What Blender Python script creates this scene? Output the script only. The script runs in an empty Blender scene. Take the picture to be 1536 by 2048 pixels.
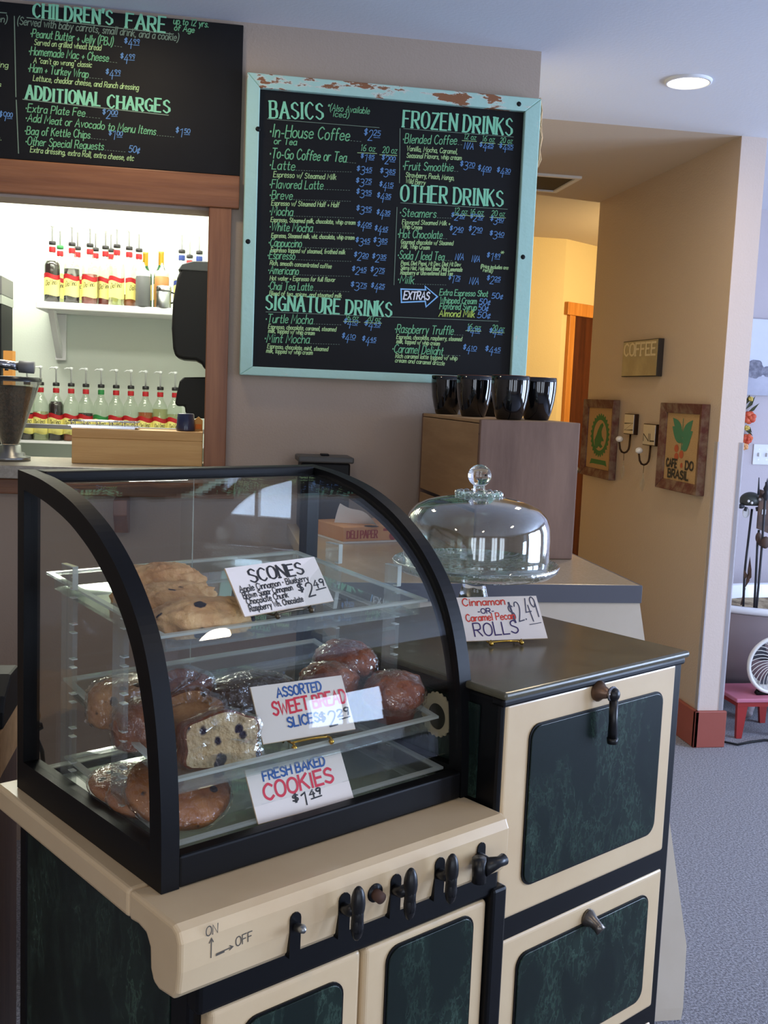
import bpy, math, random
from mathutils import Vector, Matrix, noise
from math import sin, cos, pi, radians, sqrt
random.seed(7)
SC = bpy.context.scene
COL = SC.collection

# ------------------------------------------------------------------ camera
IMG_W, IMG_H, FPX = 1536, 2048, 2102.65
PITCH, ROLL, YAW, STOVE_YAW, CAM_H = 0.11283, 0.041383, 0.167822, 0.555485, 1.5
_fw = Vector((sin(YAW)*cos(PITCH), cos(YAW)*cos(PITCH), -sin(PITCH)))
_r0 = Vector((cos(YAW), -sin(YAW), 0)); _u0 = _r0.cross(_fw)
_rt = _r0*cos(ROLL) + _u0*sin(ROLL); _up = _rt.cross(_fw)
CAM = Vector((0, 0, CAM_H))
cam_data = bpy.data.cameras.new('camera')
cam_data.sensor_fit = 'VERTICAL'; cam_data.sensor_height = 36.0
cam_data.lens = FPX/IMG_H*36.0; cam_data.clip_start = 0.05; cam_data.clip_end = 60
camera = bpy.data.objects.new('camera', cam_data); COL.objects.link(camera)
camera.matrix_world = Matrix(((_rt.x, _up.x, -_fw.x, 0), (_rt.y, _up.y, -_fw.y, 0), (_rt.z, _up.z, -_fw.z, CAM_H), (0, 0, 0, 1)))
SC.camera = camera

# ------------------------------------------------------------------ view, world, light
SC.view_settings.view_transform = 'Standard'
try: SC.view_settings.look = 'None'
except Exception: pass
SC.view_settings.gamma = 1.0
SC.view_settings.use_curve_mapping = False
SC.view_settings.exposure = -0.12
SC.cycles.transparent_max_bounces = 40
SC.cycles.max_bounces = 10
SC.cycles.caustics_refractive = False
SC.cycles.caustics_reflective = False

world = bpy.data.worlds.new('world'); SC.world = world; world.use_nodes = True
_bg = world.node_tree.nodes['Background']
_bg.inputs[0].default_value = (0.62, 0.75, 1.0, 1); _bg.inputs[1].default_value = 1.0

def area(name, loc, target, sx, sy, power, color, spread=180):
    l = bpy.data.lights.new(name, 'AREA'); l.shape = 'RECTANGLE'; l.size = sx; l.size_y = sy
    l.energy = power; l.color = color; l.spread = radians(spread)
    o = bpy.data.objects.new(name, l); COL.objects.link(o); o.location = loc
    d = Vector(target)-Vector(loc)
    o.rotation_euler = d.to_track_quat('-Z', 'Y').to_euler()
    return o
def disk(name, loc, r, power, color):
    l = bpy.data.lights.new(name, 'AREA'); l.shape = 'DISK'; l.size = 2*r; l.energy = power; l.color = color
    o = bpy.data.objects.new(name, l); COL.objects.link(o); o.location = loc
    return o
DAY = (0.55, 0.70, 1.0); DAY_REAR = (0.80, 0.88, 1.0)
WIN_REAR = [(-1.85, -0.95), (-0.55, 0.35), (1.3, 2.2), (2.6, 3.5)]      # X spans of the rear windows
WIN_RIGHT = [(0.45, 1.5), (1.7, 2.9)]                                    # Y spans of the right windows
for x0, x1 in WIN_REAR:
    area('daylight_rear', ((x0+x1)/2, -3.66, 1.33), ((x0+x1)/2, 0, 1.33), x1-x0-.04, 1.92, 25, DAY_REAR)
for y0, y1 in WIN_RIGHT:
    area('daylight_right', (5.66, (y0+y1)/2, 1.33), (0, (y0+y1)/2, 1.33), y1-y0-.04, 1.92, 168, DAY)
area('daylight_glass_door', (5.66, -.565, .98), (0, -.565, .98), .53, .84, 30, DAY)
area('daylight_side_room', (5.66, 4.95, 1.33), (0, 4.95, 1.33), 1.0, 1.92, 68, DAY)
area('kitchen_tube_light', (-0.6, 5.5, 2.57), (-0.6, 5.5, 0), 1.6, 0.3, 34, (1.0, 0.98, 0.84))
area('kitchen_tube_light', (-0.7, 4.0, 2.57), (-0.7, 4.0, 0), 1.2, 0.3, 22, (1.0, 0.98, 0.86))
area('kitchen_tube_light', (-0.5, 4.78, 2.57), (-0.5, 4.78, 0), 1.2, 0.3, 26, (1.0, 0.98, 0.86))  # extra tube, added so kitchen light passes the opening into the display case
WARM = (1.0, 0.80, 0.52)
CAN_LIGHTS = [(1.617, 3.585), (-0.25, 3.0), (1.9, 0.7), (0.3, -0.8), (-1.6, 0.1)]
for x, y in CAN_LIGHTS:
    disk('recessed_lamp_light', (x, y, 2.606), 0.066, 3.5 if y == 3.0 else 8.5, WARM)
_l = bpy.data.lights.new('hall_bulb_light', 'POINT'); _l.energy = 70; _l.color = (1.0, 0.79, 0.40); _l.shadow_soft_size = 0.05
_o = bpy.data.objects.new('hall_bulb_light', _l); COL.objects.link(_o); _o.location = (3.25, 6.07, 2.12)

# ------------------------------------------------------------------ helpers: pixel rays on real planes
def ray(x, y): return _rt*((x-768)/FPX) - _up*((y-1024)/FPX) + _fw
def on_z(x, y, z): d = ray(x, y); return CAM + d*((z-CAM_H)/d.z)
def on_y(x, y, Y): d = ray(x, y); return CAM + d*(Y/d.y)
def on_x(x, y, X): d = ray(x, y); return CAM + d*(X/d.x)
SA = Vector((cos(STOVE_YAW), sin(STOVE_YAW), 0)); SB = Vector((-sin(STOVE_YAW), cos(STOVE_YAW), 0))
def S(a, b, z): return SA*a + SB*b + Vector((0, 0, z))
def ab(p): return Vector((p.dot(SA), p.dot(SB), p.z))
def on_sz(x, y, z): return ab(on_z(x, y, z))           # stove frame coordinates on a level plane

# ------------------------------------------------------------------ mesh builder
class G:
    def __init__(s, off=(0, 0, 0)): s.v = []; s.f = []; s.o = Vector(off); s.M = None; s.smooth = []
    def add(s, vs, fs, smooth=False):
        n = len(s.v)
        for p in vs:
            p = Vector(p)
            if s.M is not None: p = s.M @ p
            s.v.append(tuple(p - s.o))
        for f in fs: s.f.append([i+n for i in f]); s.smooth.append(smooth)
        return s
    def box(s, x0, x1, y0, y1, z0, z1):
        v = [(x0,y0,z0),(x1,y0,z0),(x1,y1,z0),(x0,y1,z0),(x0,y0,z1),(x1,y0,z1),(x1,y1,z1),(x0,y1,z1)]
        return s.add(v, [(3,2,1,0),(4,5,6,7),(0,1,5,4),(1,2,6,5),(2,3,7,6),(3,0,4,7)])
    def prism(s, pts, lo, hi, axis='x', smooth=False):
        def P(u, w, t): return (t,u,w) if axis=='x' else ((u,t,w) if axis=='y' else (u,w,t))
        n = len(pts); v = [P(u,w,lo) for u,w in pts]+[P(u,w,hi) for u,w in pts]
        s.add(v, [list(range(n))[::-1], list(range(n,2*n))])
        k = len(s.v)-2*n
        for i in range(n):
            j = (i+1)%n; s.f.append([k+i,k+j,k+n+j,k+n+i]); s.smooth.append(smooth)
        return s
    def band(s, outer, inner, lo, hi, axis='x'):
        """a closed ring between two outlines with the same number of points"""
        def P(u, w, t): return (t,u,w) if axis=='x' else ((u,t,w) if axis=='y' else (u,w,t))
        n = len(outer); v = []
        for t in (lo,hi):
            v += [P(u,w,t) for u,w in outer]+[P(u,w,t) for u,w in inner]
        f = []
        for i in range(n):
            j = (i+1)%n
            f += [(i,j,n+j,n+i),(2*n+j,2*n+i,3*n+i,3*n+j),(i,2*n+i,2*n+j,j),(n+j,3*n+j,3*n+i,n+i)]
        return s.add(v, f)
    def strip(s, pts, lo, hi, th, axis='x'):
        """an open curved sheet of thickness th along a 2D polyline"""
        n = len(pts); out = []
        for i,(u,w) in enumerate(pts):
            a = pts[max(0,i-1)]; b = pts[min(n-1,i+1)]
            d = Vector((b[0]-a[0], b[1]-a[1])).normalized(); out.append((u-d.y*th, w+d.x*th))
        ring = list(pts)+out[::-1]
        def P(u, w, t): return (t,u,w) if axis=='x' else ((u,t,w) if axis=='y' else (u,w,t))
        v = [P(u,w,lo) for u,w in ring]+[P(u,w,hi) for u,w in ring]; m = len(ring); f = []
        for i in range(n-1):
            f += [(i,i+1,m-2-i,m-1-i),(m+i+1,m+i,2*m-1-i,2*m-2-i)]
        k = len(s.v)
        s.add(v, f)
        for i in range(m):
            j=(i+1)%m; s.f.append([k+i,k+m+i,k+m+j,k+j]); s.smooth.append(False)
        return s
    def lathe(s, prof, c=(0,0,0), seg=32, a0=0, a1=2*pi, smooth=True, axis='z'):
        full = abs(a1-a0-2*pi) < 1e-6; n = seg if full else seg+1; v = []
        for i in range(n):
            t = a0+(a1-a0)*i/seg
            for r,z in prof:
                p = (r*cos(t), r*sin(t), z)
                if axis=='x': p = (p[2],p[0],p[1])
                if axis=='y': p = (p[0],p[2],p[1])
                v.append((c[0]+p[0], c[1]+p[1], c[2]+p[2]))
        m = len(prof); f = []
        for i in range(seg):
            j = (i+1)%n
            for k in range(m-1): f.append((i*m+k, j*m+k, j*m+k+1, i*m+k+1))
        return s.add(v, f, smooth)
    def tube(s, pts, r, seg=8, caps=True, closed=False):
        pts = [Vector(p) for p in pts]; n = len(pts); v = []; f = []
        up = Vector((0,0,1)); prev = None
        for i,p in enumerate(pts):
            a = pts[i-1] if (i>0 or closed) else p; b = pts[(i+1)%n] if (i<n-1 or closed) else p
            d = (b-a).normalized()
            if prev is None:
                x = d.cross(up)
                if x.length < 1e-3: x = d.cross(Vector((1,0,0)))
            else: x = prev - d*prev.dot(d)
            x.normalize(); prev = x; y = d.cross(x)
            rr = r[i] if isinstance(r,(list,tuple)) else r
            for k in range(seg):
                t = 2*pi*k/seg; v.append(p+x*rr*cos(t)+y*rr*sin(t))
        for i in range(n if closed else n-1):
            j = (i+1)%n
            for k in range(seg):
                l = (k+1)%seg; f.append((i*seg+k, i*seg+l, j*seg+l, j*seg+k))
        if caps and not closed:
            f.append(tuple(range(seg))[::-1]); f.append(tuple((n-1)*seg+k for k in range(seg)))
        return s.add(v, f, True)
    def ball(s, c, r, seg=16, ring=10, fn=None):
        if not isinstance(r,(list,tuple)): r = (r,r,r)
        v = []; f = []
        for i in range(ring+1):
            th = pi*i/ring
            for k in range(seg):
                ph = 2*pi*k/seg; d = Vector((sin(th)*cos(ph), sin(th)*sin(ph), cos(th)))
                q = fn(d) if fn else d
                v.append((c[0]+q.x*r[0], c[1]+q.y*r[1], c[2]+q.z*r[2]))
        for i in range(ring):
            for k in range(seg):
                l = (k+1)%seg; f.append((i*seg+k,(i+1)*seg+k,(i+1)*seg+l,i*seg+l))
        return s.add(v, f, True)
    def mesh(s, name):
        me = bpy.data.meshes.new(name); me.from_pydata(s.v, [], s.f)
        me.polygons.foreach_set('use_smooth', s.smooth)
        me.update(); me.validate()
        return me
    def build(s, name, mat, parent=None, loc=None, rotz=0, bevel=0, seg=2, merge=False):
        me = s.mesh(name)
        if mat: me.materials.append(mat)
        o = bpy.data.objects.new(name, me); COL.objects.link(o)
        if parent is not None: o.parent = parent
        if loc is not None: o.location = loc
        if rotz: o.rotation_euler = (0,0,rotz)
        if merge:
            w = o.modifiers.new('weld','WELD'); w.merge_threshold = 1e-5
        if bevel:
            b = o.modifiers.new('bevel','BEVEL'); b.width = bevel; b.segments = seg; b.limit_method = 'ANGLE'; b.angle_limit = radians(40)
            b.harden_normals = False
        return o
def tag(o, label=None, cat=None, group=None, kind=None):
    if label: o['label'] = label
    if cat: o['category'] = cat
    if group: o['group'] = group
    if kind: o['kind'] = kind
    return o
def thing(name, label, cat, loc=(0,0,0), rotz=0, group=None):
    o = bpy.data.objects.new(name, None); COL.objects.link(o); o.empty_display_size = .05
    o.location = loc; o.rotation_euler = (0,0,rotz)
    return tag(o, label, cat, group)
def sthing(name, label, cat, a, b, z, group=None, turn=0):       # standing in the stove's own frame
    return thing(name, label, cat, S(a,b,z), STOVE_YAW+turn, group)
def struct(o): o['kind'] = 'structure'; return o
def copy_thing(root, loc=None, rotz=None, label=None):
    r = root.copy(); COL.objects.link(r)
    if loc is not None: r.location = loc
    if rotz is not None: r.rotation_euler = (0,0,rotz)
    if label: r['label'] = label
    for ch in [c for c in COL.objects if c.parent == root]:
        c = ch.copy(); COL.objects.link(c); c.parent = r
        for g in [q for q in COL.objects if q.parent == ch]:
            d = g.copy(); COL.objects.link(d); d.parent = c
    return r

# ------------------------------------------------------------------ materials
def lin(c):
    r = []
    for x in c[:3]:
        x = x/255.0; r.append(x/12.92 if x <= .04045 else ((x+.055)/1.055)**2.4)
    return (r[0], r[1], r[2], 1)
def mat(name, c, rough=.5, metal=0, spec=.5, bump=None, mix=None, coat=0, sheen=0, stretch=None, trans=0, ior=1.45, alpha=1):
    """c plain colour; mix = (colour2, scale, contrast lo, hi); bump = (scale, strength)"""
    m = bpy.data.materials.new(name); m.use_nodes = True; nt = m.node_tree; N = nt.nodes; L = nt.links
    p = N['Principled BSDF']
    p.inputs['Base Color'].default_value = lin(c); p.inputs['Roughness'].default_value = rough
    p.inputs['Metallic'].default_value = metal; p.inputs['Specular IOR Level'].default_value = spec
    p.inputs['Coat Weight'].default_value = coat; p.inputs['Coat Roughness'].default_value = .06
    p.inputs['Sheen Weight'].default_value = sheen
    p.inputs['Transmission Weight'].default_value = trans; p.inputs['IOR'].default_value = ior; p.inputs['Alpha'].default_value = alpha
    tc = N.new('ShaderNodeTexCoord'); src = tc.outputs['Object']
    if stretch:
        mp = N.new('ShaderNodeMapping'); mp.inputs['Scale'].default_value = stretch; L.new(src, mp.inputs['Vector']); src = mp.outputs['Vector']
    if mix:
        n = N.new('ShaderNodeTexNoise'); n.inputs['Scale'].default_value = mix[1]; n.inputs['Detail'].default_value = 6; n.inputs['Roughness'].default_value = .6
        L.new(src, n.inputs['Vector'])
        r = N.new('ShaderNodeValToRGB'); r.color_ramp.elements[0].position = mix[2]; r.color_ramp.elements[1].position = mix[3]
        r.color_ramp.elements[0].color = lin(c); r.color_ramp.elements[1].color = lin(mix[0])
        L.new(n.outputs['Fac'], r.inputs['Fac']); L.new(r.outputs['Color'], p.inputs['Base Color'])
    if bump:
        n2 = N.new('ShaderNodeTexNoise'); n2.inputs['Scale'].default_value = bump[0]; n2.inputs['Detail'].default_value = 4
        L.new(src, n2.inputs['Vector'])
        b = N.new('ShaderNodeBump'); b.inputs['Strength'].default_value = bump[1]; b.inputs['Distance'].default_value = .01
        L.new(n2.outputs['Fac'], b.inputs['Height']); L.new(b.outputs['Normal'], p.inputs['Normal'])
        if coat: L.new(b.outputs['Normal'], p.inputs['Coat Normal'])
    return m
def glass_mat(name, tint=(250,252,250), lo=.05, body=0, body_col=(230,235,230), rough=.01, power=3.0, bump=None, hi=.85):
    """thin clear sheet: see-through with a mirror reflection that grows at grazing angles; body = share of milky diffuse"""
    m = bpy.data.materials.new(name); m.use_nodes = True; nt = m.node_tree; N = nt.nodes; L = nt.links
    N.remove(N['Principled BSDF']); out = N['Material Output']
    tr = N.new('ShaderNodeBsdfTransparent'); tr.inputs[0].default_value = lin(tint)
    gl = N.new('ShaderNodeBsdfGlossy'); gl.inputs['Roughness'].default_value = rough; gl.inputs[0].default_value = (1,1,1,1)
    lw = N.new('ShaderNodeLayerWeight'); lw.inputs['Blend'].default_value = .5
    pw = N.new('ShaderNodeMath'); pw.operation = 'POWER'; pw.inputs[1].default_value = power
    mr = N.new('ShaderNodeMapRange'); mr.inputs['To Min'].default_value = lo; mr.inputs['To Max'].default_value = hi
    L.new(lw.outputs['Facing'], pw.inputs[0]); L.new(pw.outputs[0], mr.inputs['Value'])
    mx = N.new('ShaderNodeMixShader'); L.new(mr.outputs[0], mx.inputs[0]); L.new(tr.outputs[0], mx.inputs[1]); L.new(gl.outputs[0], mx.inputs[2])
    res = mx
    if body:
        df = N.new('ShaderNodeBsdfDiffuse'); df.inputs[0].default_value = lin(body_col)
        tl = N.new('ShaderNodeBsdfTranslucent'); tl.inputs[0].default_value = lin(body_col)
        dd = N.new('ShaderNodeMixShader'); dd.inputs[0].default_value = .5; L.new(df.outputs[0], dd.inputs[1]); L.new(tl.outputs[0], dd.inputs[2])
        m2 = N.new('ShaderNodeMixShader'); m2.inputs[0].default_value = body; L.new(mx.outputs[0], m2.inputs[1]); L.new(dd.outputs[0], m2.inputs[2]); res = m2
    if bump:
        tc = N.new('ShaderNodeTexCoord'); n2 = N.new('ShaderNodeTexNoise'); n2.inputs['Scale'].default_value = bump[0]; n2.inputs['Detail'].default_value = 3
        n2.inputs['Distortion'].default_value = 1.5
        L.new(tc.outputs['Object'], n2.inputs['Vector'])
        b = N.new('ShaderNodeBump'); b.inputs['Strength'].default_value = bump[1]; b.inputs['Distance'].default_value = .01
        L.new(n2.outputs['Fac'], b.inputs['Height']); L.new(b.outputs['Normal'], gl.inputs['Normal'])
    L.new(res.outputs[0], out.inputs[0])
    return m
def emit(name, c, s):
    m = bpy.data.materials.new(name); m.use_nodes = True; nt = m.node_tree; N = nt.nodes
    N.remove(N['Principled BSDF']); e = N.new('ShaderNodeEmission'); e.inputs[0].default_value = lin(c); e.inputs[1].default_value = s
    nt.links.new(e.outputs[0], N['Material Output'].inputs[0]); return m
def wood(name, c1, c2, axis=0, scale=5, rough=.5, coat=0, grain=22):
    st = [grain]*3; st[axis] = 1.3
    return mat(name, c1, rough=rough, mix=(c2, scale/5.0, .38, .68), bump=(scale, .08), stretch=tuple(st), coat=coat)
def marble(name, base=(20,31,28), vein=(74,100,86)):
    m = bpy.data.materials.new(name); m.use_nodes = True; nt = m.node_tree; N = nt.nodes; L = nt.links; p = N['Principled BSDF']
    p.inputs['Roughness'].default_value = .24; p.inputs['Specular IOR Level'].default_value = .28
    tc = N.new('ShaderNodeTexCoord')
    mp = N.new('ShaderNodeMapping'); mp.inputs['Rotation'].default_value = (.4,.9,.3); mp.inputs['Scale'].default_value = (1.7,1.7,.8); L.new(tc.outputs['Object'], mp.inputs['Vector'])
    cols = []
    for sc, w, k in ((9, .010, .9), (26, .035, .5)):
        n = N.new('ShaderNodeTexNoise'); n.inputs['Scale'].default_value = sc; n.inputs['Detail'].default_value = 8; n.inputs['Roughness'].default_value = .62; n.inputs['Distortion'].default_value = .25
        L.new(mp.outputs[0], n.inputs['Vector'])
        a = N.new('ShaderNodeMath'); a.operation = 'SUBTRACT'; a.inputs[1].default_value = .5; L.new(n.outputs['Fac'], a.inputs[0])
        b = N.new('ShaderNodeMath'); b.operation = 'ABSOLUTE'; L.new(a.outputs[0], b.inputs[0])
        r = N.new('ShaderNodeMapRange'); r.inputs['From Min'].default_value = 0; r.inputs['From Max'].default_value = w; r.inputs['To Min'].default_value = k; r.inputs['To Max'].default_value = 0
        L.new(b.outputs[0], r.inputs['Value']); cols.append(r)
    g = N.new('ShaderNodeTexNoise'); g.inputs['Scale'].default_value = 9; g.inputs['Detail'].default_value = 8; L.new(mp.outputs[0], g.inputs['Vector'])
    gr = N.new('ShaderNodeMapRange'); gr.inputs['From Min'].default_value = .44; gr.inputs['From Max'].default_value = .70; L.new(g.outputs['Fac'], gr.inputs['Value'])
    ad = N.new('ShaderNodeMath'); ad.operation = 'MAXIMUM'; L.new(cols[0].outputs[0], ad.inputs[0]); L.new(cols[1].outputs[0], ad.inputs[1])
    ml = N.new('ShaderNodeMath'); ml.operation = 'MULTIPLY'; L.new(ad.outputs[0], ml.inputs[0]); L.new(gr.outputs[0], ml.inputs[1]); ml.use_clamp = True
    mm = N.new('ShaderNodeMath'); mm.operation = 'MULTIPLY_ADD'; mm.inputs[1].default_value = .12; L.new(gr.outputs[0], mm.inputs[0]); L.new(ml.outputs[0], mm.inputs[2]); mm.use_clamp = True
    mx = N.new('ShaderNodeMix'); mx.data_type = 'RGBA'; mx.inputs['A'].default_value = lin(base); mx.inputs['B'].default_value = lin(vein)
    L.new(mm.outputs[0], mx.inputs['Factor']); L.new(mx.outputs['Result'], p.inputs['Base Color'])
    return m
# ------------------------------------------------------------------ hand lettering: single strokes drawn as flat ribbons of paint
_F = {
'A':(7,"0,0 3.5,10 7,0|1.3,3.6 5.7,3.6"),'B':(6,"0,0 0,10|~0,10 4,9.9 5,7.8 4,5.4 0,5.2|~0,5.2 4.6,5 5.8,2.6 4.6,.2 0,0"),
'C':(6.2,"~6,8.3 3.5,10 .8,8 0,5 .8,2 3.5,0 6,1.7"),'D':(6.4,"0,0 0,10|~0,10 4,9.5 6.2,5 4,.5 0,0"),
'E':(5.5,"5.5,10 0,10 0,0 5.5,0|0,5.2 4.5,5.2"),'F':(5.4,"5.4,10 0,10 0,0|0,5.2 4.3,5.2"),
'G':(6.4,"~6,8.3 3.5,10 .8,8 0,5 .8,2 3.5,0 6,1.5|6.2,.3 6.2,4.6 3.6,4.6"),'H':(6.2,"0,0 0,10|6.2,0 6.2,10|0,5.2 6.2,5.2"),
'I':(1.4,".7,0 .7,10"),'J':(4.6,"~4.5,10 4.5,3 3,0 .8,.6 0,2.5"),'K':(6,"0,0 0,10|5.6,10 0,4.6|1.7,6 6,0"),
'L':(5,"0,10 0,0 5,0"),'M':(8,"0,0 .6,10 4,3 7.4,10 8,0"),'N':(6.2,"0,0 0,10 6.2,0 6.2,10"),
'O':(6.6,"~3.3,10 .8,8.5 0,5 .8,1.5 3.3,0 5.8,1.5 6.6,5 5.8,8.5 3.3,10"),'P':(5.7,"0,0 0,10|~0,10 4.5,9.8 5.6,7.4 4.5,5 0,4.8"),
'Q':(6.8,"~3.3,10 .8,8.5 0,5 .8,1.5 3.3,0 5.8,1.5 6.6,5 5.8,8.5 3.3,10|4,2.5 6.8,-.8"),
'R':(6,"0,0 0,10|~0,10 4.5,9.8 5.6,7.4 4.5,5 0,4.8|2.4,4.8 6,0"),'S':(5.6,"~5.3,8.4 3,10 .6,8.6 .8,6.4 3,5.2 5.2,3.8 5.4,1.6 3,0 0,1.6"),
'T':(6.4,"0,10 6.4,10|3.2,10 3.2,0"),'U':(6,"~0,10 0,3 1.2,.6 3,0 4.8,.6 6,3 6,10"),'V':(6.6,"0,10 3.3,0 6.6,10"),
'W':(9,"0,10 2.2,0 4.5,7.5 6.8,0 9,10"),'X':(6,"0,0 6,10|0,10 6,0"),'Y':(6,"0,10 3,5 6,10|3,5 3,0"),'Z':(5.6,"0,10 5.6,10 0,0 5.6,0"),
'a':(5,"~4.7,4.8 2.6,6 .6,4.8 0,2.8 .8,.5 2.4,0 4,1 4.7,3|~4.7,6 4.7,1 5.2,0"),'b':(4.8,"0,10 0,0|~0,4 2,6 4.2,5 4.8,3 4,.6 2,0 0,1.4"),
'c':(4.3,"~4.3,4.8 2.5,6 .6,5 0,3 .6,.8 2.4,0 4.3,1"),'d':(5,"~4.7,4.8 2.6,6 .6,5 0,3 .8,.5 2.4,0 4.7,2|4.7,10 4.7,0"),
'e':(4.6,"~.2,3.2 4.4,3.4 3.8,5.4 2.3,6 .6,5 0,3 .6,.8 2.4,0 4.5,1"),'f':(3.6,"~3.8,9.2 2.6,10 1.4,8.8 1.2,6 1.2,0|0,5.8 3.3,5.8"),
'g':(4.9,"~4.7,4.8 2.6,6 .6,5 0,3 .8,.7 2.4,.2 4.7,2|~4.8,6 4.8,-1.6 3,-3.2 .6,-2.4"),'h':(4.7,"0,10 0,0|~0,3.6 2,6 4,5.4 4.5,3.6 4.6,0"),
'i':(1.2,".6,6 .6,0|.5,8 .8,8.3"),'j':(2.4,"~2,6 2,-1.6 1,-3 -.4,-2.4|1.9,8 2.2,8.3"),'k':(4.5,"0,10 0,0|4,6 0,2.8|1.4,3.9 4.5,0"),
'l':(1.2,".6,10 .6,0"),'m':(7.4,"0,6 0,0|~0,3.6 1.6,6 3.2,5.4 3.6,3.6 3.6,0|~3.6,3.6 5.2,6 6.8,5.4 7.3,3.6 7.3,0"),
'n':(4.6,"0,6 0,0|~0,3.6 2,6 4,5.4 4.5,3.6 4.5,0"),'o':(4.8,"~2.4,6 .5,5 0,3 .5,1 2.4,0 4.3,1 4.8,3 4.3,5 2.4,6"),
'p':(4.8,"0,6 0,-3.4|~0,4 2,6 4.2,5 4.8,3 4,.6 2,0 0,1.4"),'q':(4.9,"~4.7,4.8 2.6,6 .6,5 0,3 .8,.5 2.4,0 4.7,2|4.8,6 4.8,-3.4"),
'r':(3.4,"0,6 0,0|~0,3.4 1.4,5.6 3.4,5.8"),'s':(4,"~3.8,4.9 2.2,6 .5,5.1 .8,3.6 3.2,2.5 3.7,1 2,0 0,.9"),
't':(3.4,"~1.4,9 1.4,1.4 2.2,.1 3.4,.6|0,6 3.2,6"),'u':(4.6,"~0,6 0,1.8 1.6,0 3.4,.8 4.5,3|4.5,6 4.5,0"),'v':(4.6,"0,6 2.3,0 4.6,6"),
'w':(6.4,"0,6 1.7,0 3.2,5 4.7,0 6.4,6"),'x':(4.4,"0,0 4.4,6|0,6 4.4,0"),'y':(4.6,"0,6 2.4,.4|4.6,6 1.4,-3.4"),'z':(4.2,"0,6 4.2,6 0,0 4.2,0"),
'0':(5.2,"~2.6,10 .5,8.4 0,5 .5,1.6 2.6,0 4.7,1.6 5.2,5 4.7,8.4 2.6,10"),'1':(2.2,".2,8.4 1.4,10 1.4,0"),
'2':(5.2,"~.2,8 1.4,9.8 3.6,9.8 4.8,7.8 3.6,4.6 0,0|0,0 5.2,.2"),'3':(5,"~.2,9.2 2.4,10 4.5,8.6 4,6.2 1.8,5.4|~1.8,5.4 4.6,4.6 4.9,2 2.8,0 0,1"),
'4':(5.4,"3.6,10 0,3.4 5.4,3.4|4,6.6 4,-1.4"),'5':(5,"4.8,10 .8,10 .4,5.6|~.4,5.6 2.6,6.2 4.8,4.6 4.6,1.4 2.2,0 0,.8"),
'6':(5,"~4.2,9.8 1.6,7.6 .1,3.6 .8,.7 2.6,0 4.5,1.2 4.6,3.8 2.8,5 .4,3.6"),'7':(5,"0,10 5,10 1.6,0"),
'8':(5,"~2.5,5.4 .6,7.6 2.5,10 4.4,7.6 2.5,5.4 .1,2.6 2.5,0 4.9,2.6 2.5,5.4"),'9':(5,"~4.6,6.6 2.6,5 .6,6.4 .6,8.8 2.6,10 4.5,8.8 4.6,6.4 3.6,0"),
'$':(4.8,"~4.6,7.8 2.6,8.8 .6,7.8 .8,5.8 4,4.4 4.4,2.2 2.4,1.2 .2,2.4|2.2,10.4 2.2,-.6|3,10.4 3,-.6"),
'.':(1,".3,0 .6,.4"),',':(1.2,".7,.6 .1,-1.6"),'-':(3.4,".4,3.4 3,3.4"),'/':(4,"0,-1 4,10"),'(':(2.4,"~2.4,11 .6,8 .2,4 1,0 2.4,-2.2"),
')':(2.4,"~0,11 1.8,8 2.2,4 1.4,0 0,-2.2"),"'":(1,".6,10 .4,7.6"),'"':(2.4,".4,10 .3,8|1.9,10 1.8,8"),'+':(3.8,"0,3 3.8,3|1.9,5 1.9,1"),
'*':(3.6,"0,8 3.6,8|.8,9.6 2.8,6.4|2.8,9.6 .8,6.4"),':':(1.2,".4,1.2 .7,1.5|.4,4.8 .7,5.1"),'&':(5,"~5,2.6 3,0 .6,.8 .6,3 3.6,6.4 3,8.4 1.6,7.6 2,5.4 5,0"),
'\u00a2':(4,"~4,4.8 2.4,6 .6,5 0,3 .6,.8 2.4,0 4,1|3.2,7.4 1.4,-1.4"),'\u00b7':(1.6,".3,4.2 1.2,4.2|.3,4.6 1.2,4.6|.3,3.8 1.2,3.8"),
}
def _crom(P):
    if len(P) < 3: return P
    closed = P[0] == P[-1]; out = []; n = len(P)
    for i in range(n-1):
        p1, p2 = P[i], P[i+1]
        p0 = P[i-1] if i > 0 else (P[-2] if closed else p1); p3 = P[i+2] if i+2 < n else (P[1] if closed else p2)
        for k in range(4):
            t = k/4.0
            out.append(tuple(.5*((2*p1[j])+(-p0[j]+p2[j])*t+(2*p0[j]-5*p1[j]+4*p2[j]-p3[j])*t*t+(-p0[j]+3*p1[j]-3*p2[j]+p3[j])*t**3) for j in (0,1)))
    out.append(P[-1]); return out
FONT = {}
for _k, (_w, _d) in _F.items():
    st = []
    for part in _d.split('|'):
        sm = part.startswith('~'); pts = [tuple(float(q) for q in c.split(',')) for c in part.lstrip('~').split()]
        st.append(_crom(pts) if sm else pts)
    FONT[_k] = (_w, st)
def text_width(t, gap=1.7, space=4.0):
    return sum((space if ch == ' ' else FONT.get(ch, FONT['x'])[0]+gap) for ch in t)-gap
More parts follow.
